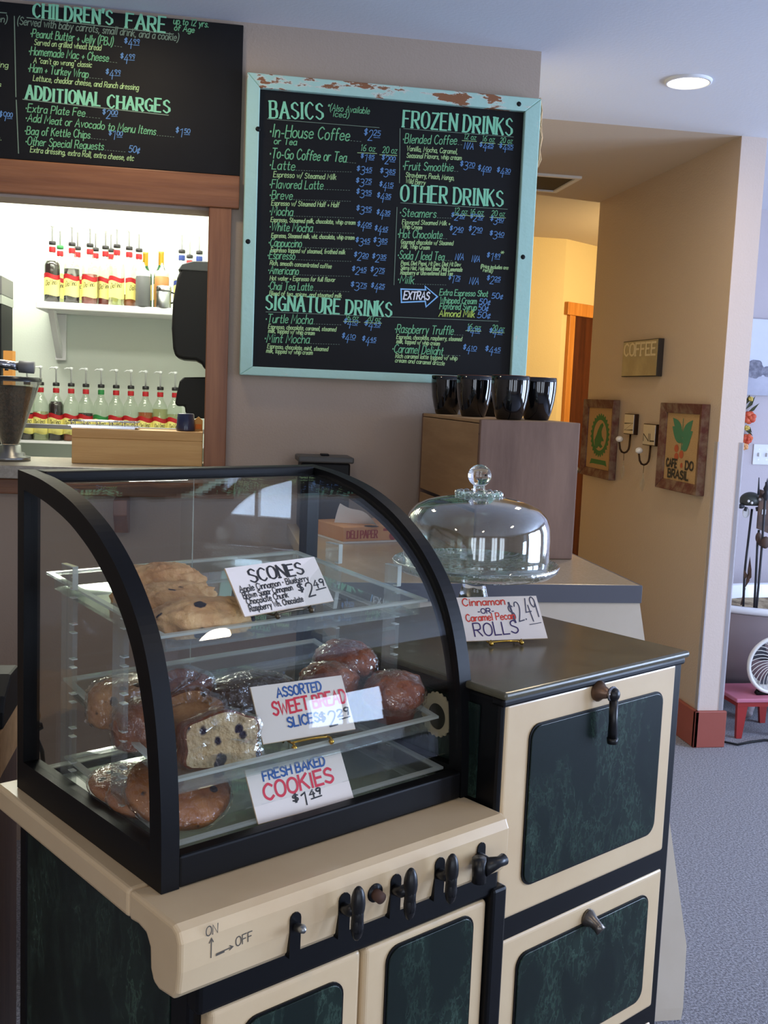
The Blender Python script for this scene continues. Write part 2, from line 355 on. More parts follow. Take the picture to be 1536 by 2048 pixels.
class Ink:
    """collects lettering in a plane: to3(u,v) gives the 3D point of plane coordinates u right, v up"""
    nrm = None
    def __init__(s, to3, off=(0,0,0)): s.g = G(off); s.to3 = to3
    def seg(s, a, b, w):
        s.ribbon([a, b], [w, w])
    def line(s, pts, w):
        s.ribbon(pts, [w]*len(pts))
    def ribbon(s, pts, ws):
        """one continuous mitred strip; every stroke lies a hair above the one before"""
        P = [Vector(pts[0])]; W = [ws[0]]
        for p, w in zip(pts[1:], ws[1:]):
            if (Vector(p)-P[-1]).length > 1e-7: P.append(Vector(p)); W.append(w)
        if len(P) < 2: P.append(P[0]+Vector((1e-5,0))); W.append(ws[0])
        closed = (P[0]-P[-1]).length < 1e-6 and len(P) > 3
        n = len(P); L = []; R = []
        for i in range(n):
            d0 = (P[i]-P[i-1]).normalized() if i > 0 else ((P[i]-P[-2]).normalized() if closed else None)
            d1 = (P[i+1]-P[i]).normalized() if i < n-1 else ((P[1]-P[0]).normalized() if closed else None)
            if d0 is None: d0 = d1
            if d1 is None: d1 = d0
            n0 = Vector((-d0.y,d0.x)); n1 = Vector((-d1.y,d1.x)); m = n0+n1
            if m.length < .3: m = n1
            m = m.normalized(); k = min(1.6, 1/max(.35, m.dot(n1)))
            e = Vector((0,0))
            if not closed and i == 0: e = -d1*W[i]*.3
            if not closed and i == n-1: e = d0*W[i]*.3
            L.append(P[i]+e+m*W[i]*.5*k); R.append(P[i]+e-m*W[i]*.5*k)
        s.k = (getattr(s,'k',0)+1) % 24; lift = s.k*2.2e-5
        v = []
        for a, b in zip(L, R):
            for q in (a, b):
                v.append(s.raise_(s.to3(q.x,q.y), lift))
        s.g.add(v, [(2*i,2*i+1,2*i+3,2*i+2) for i in range(n-1)])
    def raise_(s, p, d):
        p = Vector(p)
        if s.nrm is None:
            o = Vector(s.to3(0,0)); s.nrm = (Vector(s.to3(1e-3,0))-o).cross(Vector(s.to3(0,1e-3))-o).normalized()
        return p+s.nrm*d
    def dots(s, a, b, w, step):
        a = Vector(a); b = Vector(b); n = max(1,int((b-a).length/step))
        for i in range(n):
            p = a+(b-a)*(i+.2)/n; s.seg(p, a+(b-a)*(i+.65)/n, w)
    def text(s, t, p0, p1, h, w, slant=.12, serif=False, jit=.25, gap=1.7):
        p0 = Vector(p0); p1 = Vector(p1); d = p1-p0; k = d.length/max(1e-6,text_width(t,gap)); d = d.normalized(); n = Vector((-d.y,d.x)); ky = h/10.0
        x = 0
        for ch in t:
            if ch == ' ': x += 4.0; continue
            gw, st = FONT.get(ch, FONT['x'])
            dy = random.uniform(-jit,jit); sy = 1+random.uniform(-.05,.05)*(jit>0)
            for pl in st:
                Q = [p0 + d*((x+u)*k + v*ky*slant) + n*((v*sy+dy)*ky) for u,v in pl]
                ws = [w]*len(Q)
                if serif:
                    ws = []
                    for i in range(len(Q)):
                        v0, v1 = pl[max(0,i-1)], pl[min(len(pl)-1,i+1)]
                        if len(pl) < 7 and i < len(Q)-1: v0, v1 = pl[i], pl[i+1]
                        elif len(pl) < 7: v0, v1 = pl[i-1], pl[i]
                        ws.append(w*(1.45 if abs(v1[1]-v0[1]) > 1.1*abs(v1[0]-v0[0]) else .85))
                if serif and 2 < len(Q) < 7:
                    for i in range(len(Q)-1): s.ribbon([Q[i],Q[i+1]],[ws[i],ws[i]])
                else: s.ribbon(Q, ws)
                if serif:
                    for q,pt,nb in ((Q[0],pl[0],pl[1]),(Q[-1],pl[-1],pl[-2])):
                        if abs(nb[1]-pt[1]) > 2.2*abs(nb[0]-pt[0]) and (pt[1] < .5 or pt[1] > 9.5):
                            s.seg(q-d*k*1.2, q+d*k*1.2, w*.7)
            x += gw+gap
    def price(s, p0, p1, h, w, dollars, cents, sign=True):
        """$ small and raised, a big figure, then small raised underlined cents"""
        p0 = Vector(p0); d = Vector(p1)-p0; L = d.length; d.normalize(); n = Vector((-d.y,d.x))
        if sign: s.text('$', p0+n*h*.45, p0+d*L*.2+n*h*.45, h*.62, w)
        s.text(dollars, p0+d*L*.26, p0+d*L*.52, h, w)
        s.text(cents, p0+d*L*.6+n*h*.5, p0+d*L+n*h*.5, h*.5, w)
        s.seg(p0+d*L*.62+n*h*.32, p0+d*L+n*h*.34, w*.8)
    def build(s, name, m, parent): return s.g.build(name, m, parent)
# ------------------------------------------------------------------ the room
M_wall = mat('wall_taupe_paint', (176,158,142), .75, bump=(160,.12))
M_hallwall = mat('wall_tan_paint', (186,166,148), .38, spec=.35, bump=(120,.18))
M_pale = mat('corner_paint', (206,188,176), .7, bump=(120,.12))
M_grey = mat('side_room_paint', (196,186,190), .75, bump=(120,.08))
M_ceil = mat('ceiling_white_paint', (220,222,230), .85, bump=(90,.06))
M_hallceil = mat('hall_ceiling_paint', (200,184,166), .85, bump=(90,.06))
M_yellow = mat('hall_end_paint', (218,196,146), .8, bump=(120,.1))
M_kitchen = mat('kitchen_paint', (214,222,212), .6, bump=(120,.05))
M_carpet = mat('carpet', (98,98,108), .95, mix=((178,178,190),150,.40,.62), bump=(300,1.0), sheen=.3)
M_oak = wood('oak_trim', (124,76,46), (158,104,66), 0, 6, .4)
M_oakz = wood('oak_trim_upright', (124,76,46), (158,104,66), 2, 6, .4)
M_base = mat('red_brown_paint', (150,78,66), .45)
M_white = mat('white_paint', (226,226,228), .5)
M_door = wood('dark_door', (66,30,14), (92,46,22), 2, 6, .4)
M_pine = wood('orange_pine', (190,120,50), (216,146,72), 2, 6, .4)
M_black = mat('black_plastic', (9,9,11), .5, spec=.3)
M_chrome = mat('chrome', (190,190,195), .15, metal=1)
M_steel = mat('brushed_steel', (150,152,152), .35, metal=1)

WALL_Y, TOP = 3.434, 2.62
# floor, ceilings
struct(G().box(-3.2,5.8,-3.8,9.8,-.1,0).build('floor', M_carpet))
struct(G().box(-3.2,1.037,-3.8,WALL_Y,TOP,TOP+.1).box(1.037,5.8,-3.8,4.22,TOP,TOP+.1).box(2.27,5.8,4.22,5.7,TOP,TOP+.1).build('ceiling_main', M_ceil))
struct(G().box(.93,2.27,4.22,5.84,TOP,TOP+.1).box(.93,5.8,5.84,9.8,TOP,TOP+.1).box(.93,1.037,WALL_Y,4.22,TOP,TOP+.1).build('ceiling_hall', M_hallceil))
struct(G().box(-3.2,.93,WALL_Y,6.0,TOP,TOP+.1).build('ceiling_kitchen', M_kitchen))
# the wall with the boards and the pass-through
struct(G().box(-.015,1.037,WALL_Y,WALL_Y+.12,0,TOP).box(-3.1,-.015,WALL_Y,WALL_Y+.12,2.045,TOP).box(-3.1,-.015,WALL_Y,WALL_Y+.12,0,1.2).build('wall_back', M_wall))
struct(G().box(.93,1.037,WALL_Y+.12,7.22,0,TOP).build('wall_hall_left', M_yellow))
struct(G().box(-3.1,.93,5.9,6.0,0,TOP).build('wall_kitchen_back', M_kitchen))
struct(G().box(.01,.12,WALL_Y+.12,5.9,0,TOP).build('wall_kitchen_right', M_kitchen))
struct(G().box(-3.2,-3.1,-3.7,6.0,0,TOP).build('wall_left', M_wall))
hw = struct(G().box(2.156,2.27,4.225,5.84,0,TOP).build('wall_hall_right', M_hallwall))
struct(G().box(2.156,2.27,4.22,4.225,0,TOP).build('wall_hall_end', M_pale))
struct(G().box(.93,2.437,7.22,7.32,0,TOP).build('wall_hall_far', M_yellow))
_c, _s = cos(radians(37)), sin(radians(37))
def far(u, n, z): return (2.437+u*_c-n*_s, 7.22+u*_s+n*_c, z)
g = G(); 
def farbox(g, u0, u1, n0, n1, z0, z1):
    v = [far(u0,n0,z0),far(u1,n0,z0),far(u1,n1,z0),far(u0,n1,z0),far(u0,n0,z1),far(u1,n0,z1),far(u1,n1,z1),far(u0,n1,z1)]
    return g.add(v, [(3,2,1,0),(4,5,6,7),(0,1,5,4),(1,2,6,5),(2,3,7,6),(3,0,4,7)])
struct(farbox(G(),0,4.3,0,.1,0,TOP).build('wall_hall_far_angle', M_yellow))
struct(G().box(2.27,5.7,5.7,5.8,0,TOP).build('wall_side_room', M_grey))
def wall_openings(name, fixed, axis, lo, hi, spans, z0, z1, m):
    g = G(); cuts = sorted(spans); p = lo
    def bx(a, b, c, d):
        if axis == 'x': g.box(a,b,fixed[0],fixed[1],c,d)
        else: g.box(fixed[0],fixed[1],a,b,c,d)
    for a, b in cuts:
        bx(p,a,0,TOP); bx(a,b,0,z0); bx(a,b,z1,TOP); p = b
    bx(p,hi,0,TOP)
    return struct(g.build(name, m))
wall_openings('wall_rear', (-3.8,-3.7), 'x', -3.2, 5.8, WIN_REAR, .34, 2.32, M_wall)
wall_openings('wall_right', (5.7,5.8), 'y', -3.7, 9.8, [(-.83,-.30)]+WIN_RIGHT+[(4.45,5.45)], .34, 2.32, M_wall)
k = 1
for x0, x1 in WIN_REAR:
    f = G()
    for a, b, c, d in ((x0,x0+.05,.34,2.32),(x1-.05,x1,.34,2.32),(x0+.05,x1-.05,.34,.39),(x0+.05,x1-.05,2.27,2.32),((x0+x1)/2-.03,(x0+x1)/2+.03,.39,2.27)):
        f.box(a,b,-3.65,-3.6,c,d)
    struct(f.build('window_%d' % k, M_white)); k += 1
for y0, y1 in WIN_RIGHT+[(4.45,5.45)]:
    f = G()
    for a, b, c, d in ((y0,y0+.05,.34,2.32),(y1-.05,y1,.34,2.32),(y0+.05,y1-.05,.34,.39),(y0+.05,y1-.05,2.27,2.32),((y0+y1)/2-.03,(y0+y1)/2+.03,.39,2.27)):
        f.box(5.6,5.65,a,b,c,d)
    struct(f.build('window_%d' % k, M_white)); k += 1
f = G()
for a, b, c, d in ((-.85,-.83,.5,1.42),(-.30,-.28,.5,1.42),(-.83,-.30,1.40,1.42),(-.83,-.30,.5,.56),(-.585,-.557,.56,1.40)): f.box(5.6,5.65,a,b,c,d)
struct(f.build('window_%d' % k, M_white)); k += 1
# trim round the pass-through
struct(G().box(-3.0,.078,3.405,WALL_Y,2.053,2.152).build('trim_1', M_oak, bevel=.003))
struct(G().box(-.015,.055,3.41,WALL_Y,1.24,2.053).build('trim_2', M_oakz, bevel=.003))
struct(G().box(-3.0,.085,3.40,WALL_Y,1.14,1.187).build('trim_3', M_oak, bevel=.003))
M_lam = mat('grey_laminate', (138,128,112), .3, mix=((160,150,134),60,.4,.65))
struct(G().box(-3.0,.088,3.262,3.66,1.2,1.24).build('trim_ledge', M_lam, bevel=.003))
br = G().prism([(3.434,1.14),(3.30,1.14),(3.30,1.09),(3.36,1.03),(3.434,1.02)], -.285, -.243, 'x').build('wooden_corbel', M_oakz, bevel=.003)
tag(br, 'small wooden corbel bracket under the pass-through ledge', 'bracket')
# baseboards and corner guards
struct(G().box(2.136,2.156,4.20,5.84,0,.165).build('baseboard_hall', M_base, bevel=.004))
struct(G().box(2.136,2.285,4.20,4.22,0,.165).build('baseboard_hall_end', M_base, bevel=.004))
struct(G().box(2.27,5.7,5.68,5.7,0,.15).build('baseboard_side_room', M_base, bevel=.004))
struct(G().box(-.0,1.037,3.42,WALL_Y,0,.12).build('baseboard_back', M_base, bevel=.004))
M_guard = glass_mat('clear_vinyl', (248,248,250), .06, body=.4, body_col=(248,246,250))
struct(G().box(2.153,2.158,4.2165,4.22,.165,1.35).box(2.153,2.156,4.22,4.25,.165,1.35).build('trim_corner_left', M_guard))
struct(G().box(2.252,2.273,4.2165,4.22,.165,1.35).box(2.27,2.273,4.22,4.25,.165,1.35).build('trim_corner_right', M_guard))
# door in the angled wall at the end of the hall
p0 = on_y(1140,610,7.25)
dz = 2.10
struct(farbox(G(),.06,.13,-.03,0,0,dz).build('trim_door_left', M_pine, bevel=.004))
struct(farbox(G(),.94,1.01,-.03,0,0,dz).build('trim_door_right', M_pine, bevel=.004))
struct(farbox(G(),.02,1.05,-.035,0,dz,dz+.09).build('trim_door_head', M_pine, bevel=.004))
dr = struct(farbox(G(),.13,.94,-.012,0,0.01,dz).build('door_1', M_door))
hd = G(); hd.ball(far(.2,-.06,1.0),.028).tube([far(.2,-.012,1.0),far(.2,-.06,1.0)],.012); hd.build('door_handle', M_steel, dr)
# air vent in the hall ceiling
vt = thing('ceiling_vent', 'square dark return air vent with pale frame in the hall ceiling', 'vent', (1.6,5.41,TOP))
def rim(x0,x1,y0,y1,w,z0,z1):
    return G().box(x0,x1,y0,y0+w,z0,z1).box(x0,x1,y1-w,y1,z0,z1).box(x0,x0+w,y0+w,y1-w,z0,z1).box(x1-w,x1,y0+w,y1-w,z0,z1)
rim(-.22,.22,-.2,.2,.025,-.012,0).box(-.07,-.055,-.175,.175,-.012,0).build('frame', M_white, vt)
G().box(-.195,.195,-.175,.175,-.004,0).build('grille', mat('vent_dark',(70,60,48),.8), vt)
# ceiling can lights: every lamp is a thing of its own
M_lamp = emit('lamp_glow', (255,244,224), 12)
for i, (x, y) in enumerate(CAN_LIGHTS):
    if i: continue
    t = thing('recessed_light', 'round recessed ceiling light glowing white above the end of the hall wall', 'ceiling light', (x,y,TOP))
    G().lathe([(.07,-.004),(.071,-.010),(.079,-.008),(.081,0)], seg=40).build('trim_ring', M_white, t)
    G().lathe([(0,-.006),(.07,-.006)], seg=40).build('lens', M_lamp, t)
# ------------------------------------------------------------------ the two menu boards
M_slate = mat('blackboard', (15,15,17), .6, spec=.25, mix=((22,22,24),4,.3,.7))
INK = {'head': mat('chalk_mint', (140,212,172), .85), 'name': mat('chalk_green', (116,182,132), .85), 'desc': mat('chalk_lime', (172,205,140), .8),
       'blue': mat('chalk_blue', (100,142,190), .85), 'grey': mat('chalk_grey', (120,140,120), .8), 'arrow': mat('chalk_light_blue', (136,190,235), .8),
       'white': mat('chalk_white', (232,232,236), .8), 'alm': mat('chalk_yellow_green', (190,214,96), .8)}
INKNAME = {'head':'heading_lettering','name':'item_lettering','desc':'description_lettering','blue':'price_lettering','grey':'note_lettering','arrow':'arrow_outline','white':'arrow_lettering','alm':'almond_lettering'}
class Board:
    """lettering on a wall board; each zoom maps the reading coordinates to the picture, then a ray finds the point on the board"""
    def __init__(s, root, Y): s.Y = Y; s.root = root; s.ink = {}; s.z = None
    def I(s, k):
        if k not in s.ink: s.ink[k] = Ink(lambda u, v: (u, s.Y, v), s.root.location)
        return s.ink[k]
    def P(s, x, y):
        ox, oy, sc = s.z; p = on_y(ox+x*sc, oy+y*sc, s.Y); return (p.x, p.z)
    def H(s, h): return h*s.z[2]/FPX*3.62
    def flush(s, k):
        if k in s.ink: s.ink.pop(k).build(INKNAME[k], INK[k], s.root)
    def t(s, k, t, x0, y0, x1, y1, h, w=None, **kw):
        hm = s.H(h); ww = w if w else {'head':.0054,'name':.0028,'desc':.0022,'blue':.0026,'grey':.0026,'white':.0042}.get(k,.0026)
        if k in ('head','name','desc'): s.flush(k)
        s.I(k).text(t, s.P(x0,y0), s.P(x1,y1), hm, ww, serif=(k=='head'), slant=(.02 if k=='head' else .16), gap=(2.6 if k=='head' else 1.7), **kw)
    def ln(s, k, x0, y0, x1, y1, w=.0018): s.I(k).line([s.P(x0,y0), s.P(x1,y1)], w)
    def dots(s, x0, y0, x1, y1): s.I('grey').dots(s.P(x0,y0), s.P(x1,y1), .0013, .008)
    def pr(s, t, x0, x1, y, h=36):
        s.flush('blue'); d, c = t.split('.'); s.I('blue').price(s.P(x0,y-8), s.P(x1,y), s.H(h), .0024, d, c)
    def done(s):
        for k, i in s.ink.items(): i.build(INKNAME[k], INK[k], s.root)

# large black menu above the pass-through
mb = thing('menu_board', 'large black chalkboard menu of children\'s fare above the kitchen pass-through', 'menu board', (-.7,3.42,2.154))
G((-.7,3.42,2.154)).box(-1.7,.078,3.418,3.433,2.154,2.606).build('panel', M_slate, mb, bevel=.002)
B = Board(mb, 3.4172); B.z = (0, 0, .3255)
B.t('head','CHILDREN\'S',205,104,688,152,72); B.t('head','FARE',775,170,1015,198,76); B.ln('grey',165,108,1060,210,.003)
B.t('name','up to 12 yrs.',1065,146,1280,168,34); B.t('name','of Age',1070,186,1192,200,30)
B.t('grey','(Served with baby carrots, small drink, and a cookie)',105,150,1095,252,40)
B.t('name','\u00b7Peanut Butter + Jelly (PBJ)',185,226,692,280,42); B.dots(700,282,755,290); B.pr('4.99',762,855,296,44)
B.t('desc','Served on grilled wheat bread',210,276,620,310,30)
B.t('name','\u00b7Homemade Mac + Cheese',175,335,665,380,42); B.dots(672,380,725,386); B.pr('4.99',738,826,388,44)
B.t('desc','A "can\'t go wrong" classic',205,386,562,414,28)
B.t('name','\u00b7Ham + Turkey Wrap',170,440,540,478,42); B.dots(545,478,635,486); B.pr('4.99',648,738,484,44)
B.t('desc','Lettuce, cheddar cheese, and Ranch dressing',203,496,850,554,30)
B.t('head','ADDITIONAL',160,606,615,652,66); B.t('head','CHARGES',662,660,1040,694,66); B.ln('grey',140,610,1035,708,.003)
B.t('name','\u00b7Extra Plate Fee',155,686,520,716,42); B.dots(525,718,620,728); B.pr('2.00',628,720,734,46)
B.t('name','\u00b7Add Meat or Avocado to Menu Items',155,745,955,830,42); B.dots(960,832,1075,842); B.pr('1.50',1078,1165,846,46)
B.t('name','\u00b7Bag of Kettle Chips',150,825,552,850,42); B.dots(556,850,660,860); B.pr('1.00',666,750,862,46)
B.t('name','\u00b7Other Special Requests',155,890,635,922,42); B.dots(640,922,775,934); B.t('blue','50\u00a2',790,934,856,940,36)
B.t('desc','Extra dressing, extra Roll, extra cheese, etc',185,935,820,988,30)
B.ln('grey',88,100,98,595,.003); B.ln('grey',100,615,114,942,.003)
B.t('grey','en)',-20,134,42,140,36); B.ln('grey',-120,66,40,80,.003); B.t('desc','dressing',-125,404,48,416,30); B.pr('9.00',-6,74,748,46)
B.t('desc','es',-45,526,5,532,26); B.t('desc','ce.',-50,856,8,862,26)
B.done()

# framed chalkboard of drinks
fb = thing('framed_chalkboard', 'drinks chalkboard in a chipped mint green wooden frame on the taupe wall', 'chalkboard', (.563,3.434,1.53))
def chippy(name, amount, axis, sc=9):
    m = mat(name, (178,214,202), .6, bump=(40,.15)); nt = m.node_tree; N = nt.nodes; L = nt.links; p = N['Principled BSDF']
    tc = N.new('ShaderNodeTexCoord'); mp = N.new('ShaderNodeMapping'); st = [3.2,3.2,3.2]; st[axis] = 1.0; mp.inputs['Scale'].default_value = st
    L.new(tc.outputs['Object'], mp.inputs['Vector'])
    n = N.new('ShaderNodeTexNoise'); n.inputs['Scale'].default_value = sc; n.inputs['Detail'].default_value = 7; n.inputs['Roughness'].default_value = .62
    L.new(mp.outputs[0], n.inputs['Vector'])
    r = N.new('ShaderNodeValToRGB'); r.color_ramp.interpolation = 'LINEAR'
    e = r.color_ramp.elements; e[0].position = amount; e[0].color = lin((142,92,58)); e[1].position = amount+.012; e[1].color = lin((206,214,200))
    k = e.new(amount+.03); k.color = lin((206,214,200)); k2 = e.new(amount+.045); k2.color = lin((176,214,200))
    L.new(n.outputs['Fac'], r.inputs['Fac']); L.new(r.outputs['Color'], p.inputs['Base Color']); return m
fo = (.563,3.434,1.53); X0,X1,Z0,Z1 = .092,1.034,1.538,2.462; x0,x1,z0,z1 = .133,.982,1.566,2.419
def rail(pts, name, m): G(fo).prism(pts, 3.394, 3.432, 'y').build(name, m, fb, bevel=.003)
rail([(X0,Z1),(X1,Z1),(x1,z1),(x0,z1)][::-1], 'top_rail', chippy('chipped_mint_top', .435, 0))
rail([(X0,Z0),(x0,z0),(x1,z0),(X1,Z0)][::-1], 'bottom_rail', chippy('chipped_mint_bottom', .33, 0))
rail([(X0,Z0),(X0,Z1),(x0,z1),(x0,z0)][::-1], 'side_rail', chippy('chipped_mint_side', .30, 2))
rail([(X1,Z0),(x1,z0),(x1,z1),(X1,Z1)][::-1], 'side_rail', chippy('chipped_mint_side_2', .30, 2))
G(fo).box(x0-.01,x1+.01,3.412,3.43,z0-.01,z1+.01).build('panel', M_slate, fb)
for nm, x, y in (('screw',496,483),('screw',1046,514),('screw',1038,208),('screw',516,258)):
    p = on_y(x,y,3.394); G(fo).lathe([(0,-.003),(.004,-.003),(.0075,-.001),(.008,0)], (p.x,3.3945,p.z), 14, axis='y').build(nm, M_black, fb)
M_twine = mat('straw_twine', (196,168,128), .9, bump=(200,.4))
g = G(fo)
pr_ = [on_y(*q,3.40) for q in ((1080,196),(1083,222),(1079,250),(1083,275),(1078,300),(1079,318),(1074,334))]
for dx in (0,.004): g.tube([(p.x+dx+.002*sin(i*2.1+dx*900),p.y+dx,p.z) for i,p in enumerate(pr_)],.0028,6)
pr2 = [on_y(*q,3.41) for q in ((1071,342),(1069,362),(1070,380),(1066,405),(1065,440))]
g.tube([(p.x+.002*sin(i*3),p.y,p.z) for i,p in enumerate(pr2)],.0032,6)
g.build('hanging_twine', M_twine, fb)
B = Board(fb, 3.4108); B.z = (480,140,.40365)
B.t('head','BASICS',150,238,410,243,70); B.ln('grey',135,242,690,286,.0016)
B.t('name','*(Also Available',432,200,640,218,28,.0022); B.t('name','Iced)',460,230,538,238,26,.0022)
B.t('name','\u00b7In-House Coffee',145,330,540,350,52,.0036); B.dots(545,350,605,355); B.pr('2.25',612,692,354,48); B.t('name','or Tea',168,366,280,372,28)
B.t('name','16 oz',598,400,668,404,28,.0022); B.ln('desc',582,410,678,414); B.t('name','20 oz',705,410,776,414,28,.0022); B.ln('desc',692,420,778,424)
B.t('name','\u00b7To-Go Coffee or Tea',145,435,525,457,44,.0034); B.dots(528,457,578,462); B.pr('1.85',596,662,460,34); B.pr('2.00',700,766,470,36)
def row(nm, x0, y0, x1, y1, p1=None, p2=None, h=38, lead=None):
    B.t('name','\u00b7'+nm,x0,y0,x1,y1,h)
    if lead: B.dots(x1+4,y1,lead,y1+(lead-x1)*.03)
    for p in (p1,p2):
        if p: B.pr(*p)
row('Latte',145,490,270,497,('3.45',576,650,524),('3.85',692,766,534),40,556)
B.t('desc','Espresso w/ Steamed Milk',165,530,475,543,24)
row('Flavored Latte',145,585,410,592,('3.75',572,648,582),('4.15',688,756,600),38,548)
row('Breve',145,638,258,642,('3.95',574,648,638),('4.35',676,744,656),38,552)
B.t('desc','Espresso w/ Steamed Half + Half',155,670,490,680,22)
row('Mocha',145,718,260,724,('3.95',574,648,720),('4.35',674,740,738),38,568)
B.t('desc','Espresso, Steamed milk, chocolate, whip cream',152,752,570,766,20)
row('White Mocha',145,795,358,803,('4.05',578,648,798),('4.45',664,728,818),38,570)
B.t('desc','Espresso, Steamed milk, wht. chocolate, whip cream',155,830,565,840,20)
B.t('head','FROZEN DRINKS',808,280,1345,324,72); B.ln('grey',810,290,1355,332,.0016)
row('Blended Coffee',805,362,1072,370,None,None,40,1105)
for a,b,c,d in (('12 oz',1110,1168,342),('16 oz',1200,1260,352),('20 oz',1288,1348,360)): B.t('name',a,b,d,c,d+4,24,.0022); B.ln('desc',b-10,d+8,c+4,d+12)
B.t('blue','N/A',1110,390,1155,393,28); B.pr('4.25',1184,1252,402,32); B.pr('4.55',1282,1350,408,32)
B.t('desc','Vanilla, Mocha, Caramel,',825,400,1076,416,22); B.t('desc','Seasonal Flavors, whip cream',825,434,1096,446,22)
row('Fruit Smoothie',805,495,1055,502,('3.70',1088,1160,500),('4.00',1176,1240,520),38,1085); B.pr('4.30',1270,1336,530)
B.t('desc','Strawberry, Peach, Mango,',820,530,1060,546,22); B.t('desc','Wild Berry',820,560,916,570,22)
B.t('head','OTHER DRINKS',797,650,1300,674,72); B.ln('grey',795,658,1325,690,.0016)
B.ln('grey',793,290,790,560,.002); B.ln('grey',778,680,763,1065,.002)
row('Steamers',790,725,970,732,None,None,38,1050)
for a,b,c,d in (('12 oz',1062,1125,710),('16 oz',1140,1205,714),('20 oz',1245,1310,722)): B.t('name',a,b,d,c,d+3,24,.0022); B.ln('desc',b-8,d+8,c+6,d+11)
B.pr('2.40',1044,1110,750,32); B.pr('2.90',1138,1200,756,32); B.pr('3.40',1238,1302,770,34)
B.t('desc','Flavored Steamed Milk +',803,763,1040,770,20); B.t('desc','Whip Cream',803,785,900,790,20)
B.z = (480,440,.40365)
row('Hot Chocolate',780,88,1000,93,('2.40',1036,1102,76),('2.90',1130,1196,78),38,1030); B.pr('3.40',1234,1304,100)
B.t('desc','Gourmet chocolate w/ Steamed',797,118,1055,125,20); B.t('desc','Milk, Whip Cream',797,140,938,147,20)
row('Cappuccino',140,130,303,136,('3.45',570,640,134),('3.85',658,726,134),36,560)
B.t('desc','Espresso topped w/ steamed, frothed milk',152,158,520,170,20)
row('Espresso',135,192,270,197,('2.20',562,632,206),('2.35',652,720,214),36,555)
B.t('desc','Rich, smooth concentrated coffee',148,222,452,240,20)
row('Americano',138,265,288,272,('2.45',552,622,276),('2.75',644,712,280),36,548)
B.t('desc','Hot water + Espresso for full flavor',148,298,470,306,20)
row('Chai Tea Latte',138,345,358,350,('3.75',546,624,354),('4.25',646,712,358),36,545)
B.t('desc','Blend of tea, spices, and steamed milk',145,373,502,385,20)
B.t('head','SIGNATURE DRINKS',128,443,748,480,66); B.ln('grey',128,455,1280,502,.0016)
row('Turtle Mocha',125,508,358,515,('4.10',512,580,536),('4.45',614,692,546),40,505)
B.t('name','16 oz',522,494,585,497,24,.0022); B.t('name','20 oz',628,500,695,503,24,.0022); B.ln('desc',512,502,595,506); B.ln('desc',615,508,702,512)
B.t('desc','Espresso, chocolate, caramel, steamed',140,538,475,552,20); B.t('desc','milk, topped w/ whip cream',140,558,368,570,20)
row('Mint Mocha',120,605,342,612,('4.10',502,568,608),('4.45',602,670,622),40,497)
B.t('desc','Espresso, chocolate, mint, steamed',135,635,435,650,20); B.t('desc','milk, topped w/ whip cream',130,657,358,668,20)
row('Soda / Iced Tea',780,192,1010,200,None,('1.89',1220,1285,208),38,1055)
B.t('blue','N/A',1066,196,1106,198,28); B.t('blue','N/A',1148,206,1186,208,28); B.t('desc','*',1285,192,1302,193,40)
B.t('desc','Pepsi, Diet Pepsi, Mt Dew, Diet Mt Dew',797,222,1092,230,19); B.t('desc','Sierra Mist, Mug Root Beer, Pink Lemonade',795,246,1100,255,19)
B.t('desc','Raspberry or Unsweetened Iced Tea',795,270,1052,275,19); B.t('desc','(Price includes one',1192,238,1328,245,17); B.t('desc','refill)',1204,255,1250,262,17)
row('Milk',780,312,860,317,('1.75',1030,1086,318),('2.25',1220,1286,322),36,1025); B.t('blue','N/A',1136,316,1180,319,30)
ar = [B.P(*q) for q in ((798,342),(920,346),(917,328),(978,380),(922,430),(918,403),(800,408),(798,342))]
B.I('arrow').line(ar,.0044); B.t('white','EXTRAS',810,392,936,396,36)
B.t('name','Extra Espresso Shot',988,372,1226,380,28); B.t('blue','50\u00a2',1246,388,1300,390,26)
B.t('name','Whipped Cream',990,411,1170,416,28); B.t('blue','50\u00a2',1184,418,1238,420,26)
B.t('name','Flavored Syrup',988,441,1170,447,28); B.t('blue','50\u00a2',1180,448,1228,450,26)
B.t('alm','Almond Milk',985,477,1160,482,30); B.t('blue','50\u00a2',1175,484,1238,487,28)
row('Raspberry Truffle',765,558,1055,569,('4.10',1122,1186,575),('4.45',1232,1298,582),40,1110)
B.t('name','16 oz',1125,540,1190,544,26,.0022); B.t('name','20 oz',1248,548,1308,551,26,.0022); B.ln('desc',1118,548,1195,551); B.ln('desc',1240,556,1310,559)
B.t('desc','Espresso, chocolate, raspberry, steamed',775,588,1098,600,20); B.t('desc','milk, topped w/ whip cream',775,610,988,622,20)
row('Caramel Delight',752,655,1003,670,('4.10',1102,1168,664),('4.45',1212,1286,672),40,1095)
B.t('desc','Rich caramel latte topped w/ whip',770,683,1075,695,20); B.t('desc','cream and caramel drizzle',768,704,1012,720,20)
B.done()
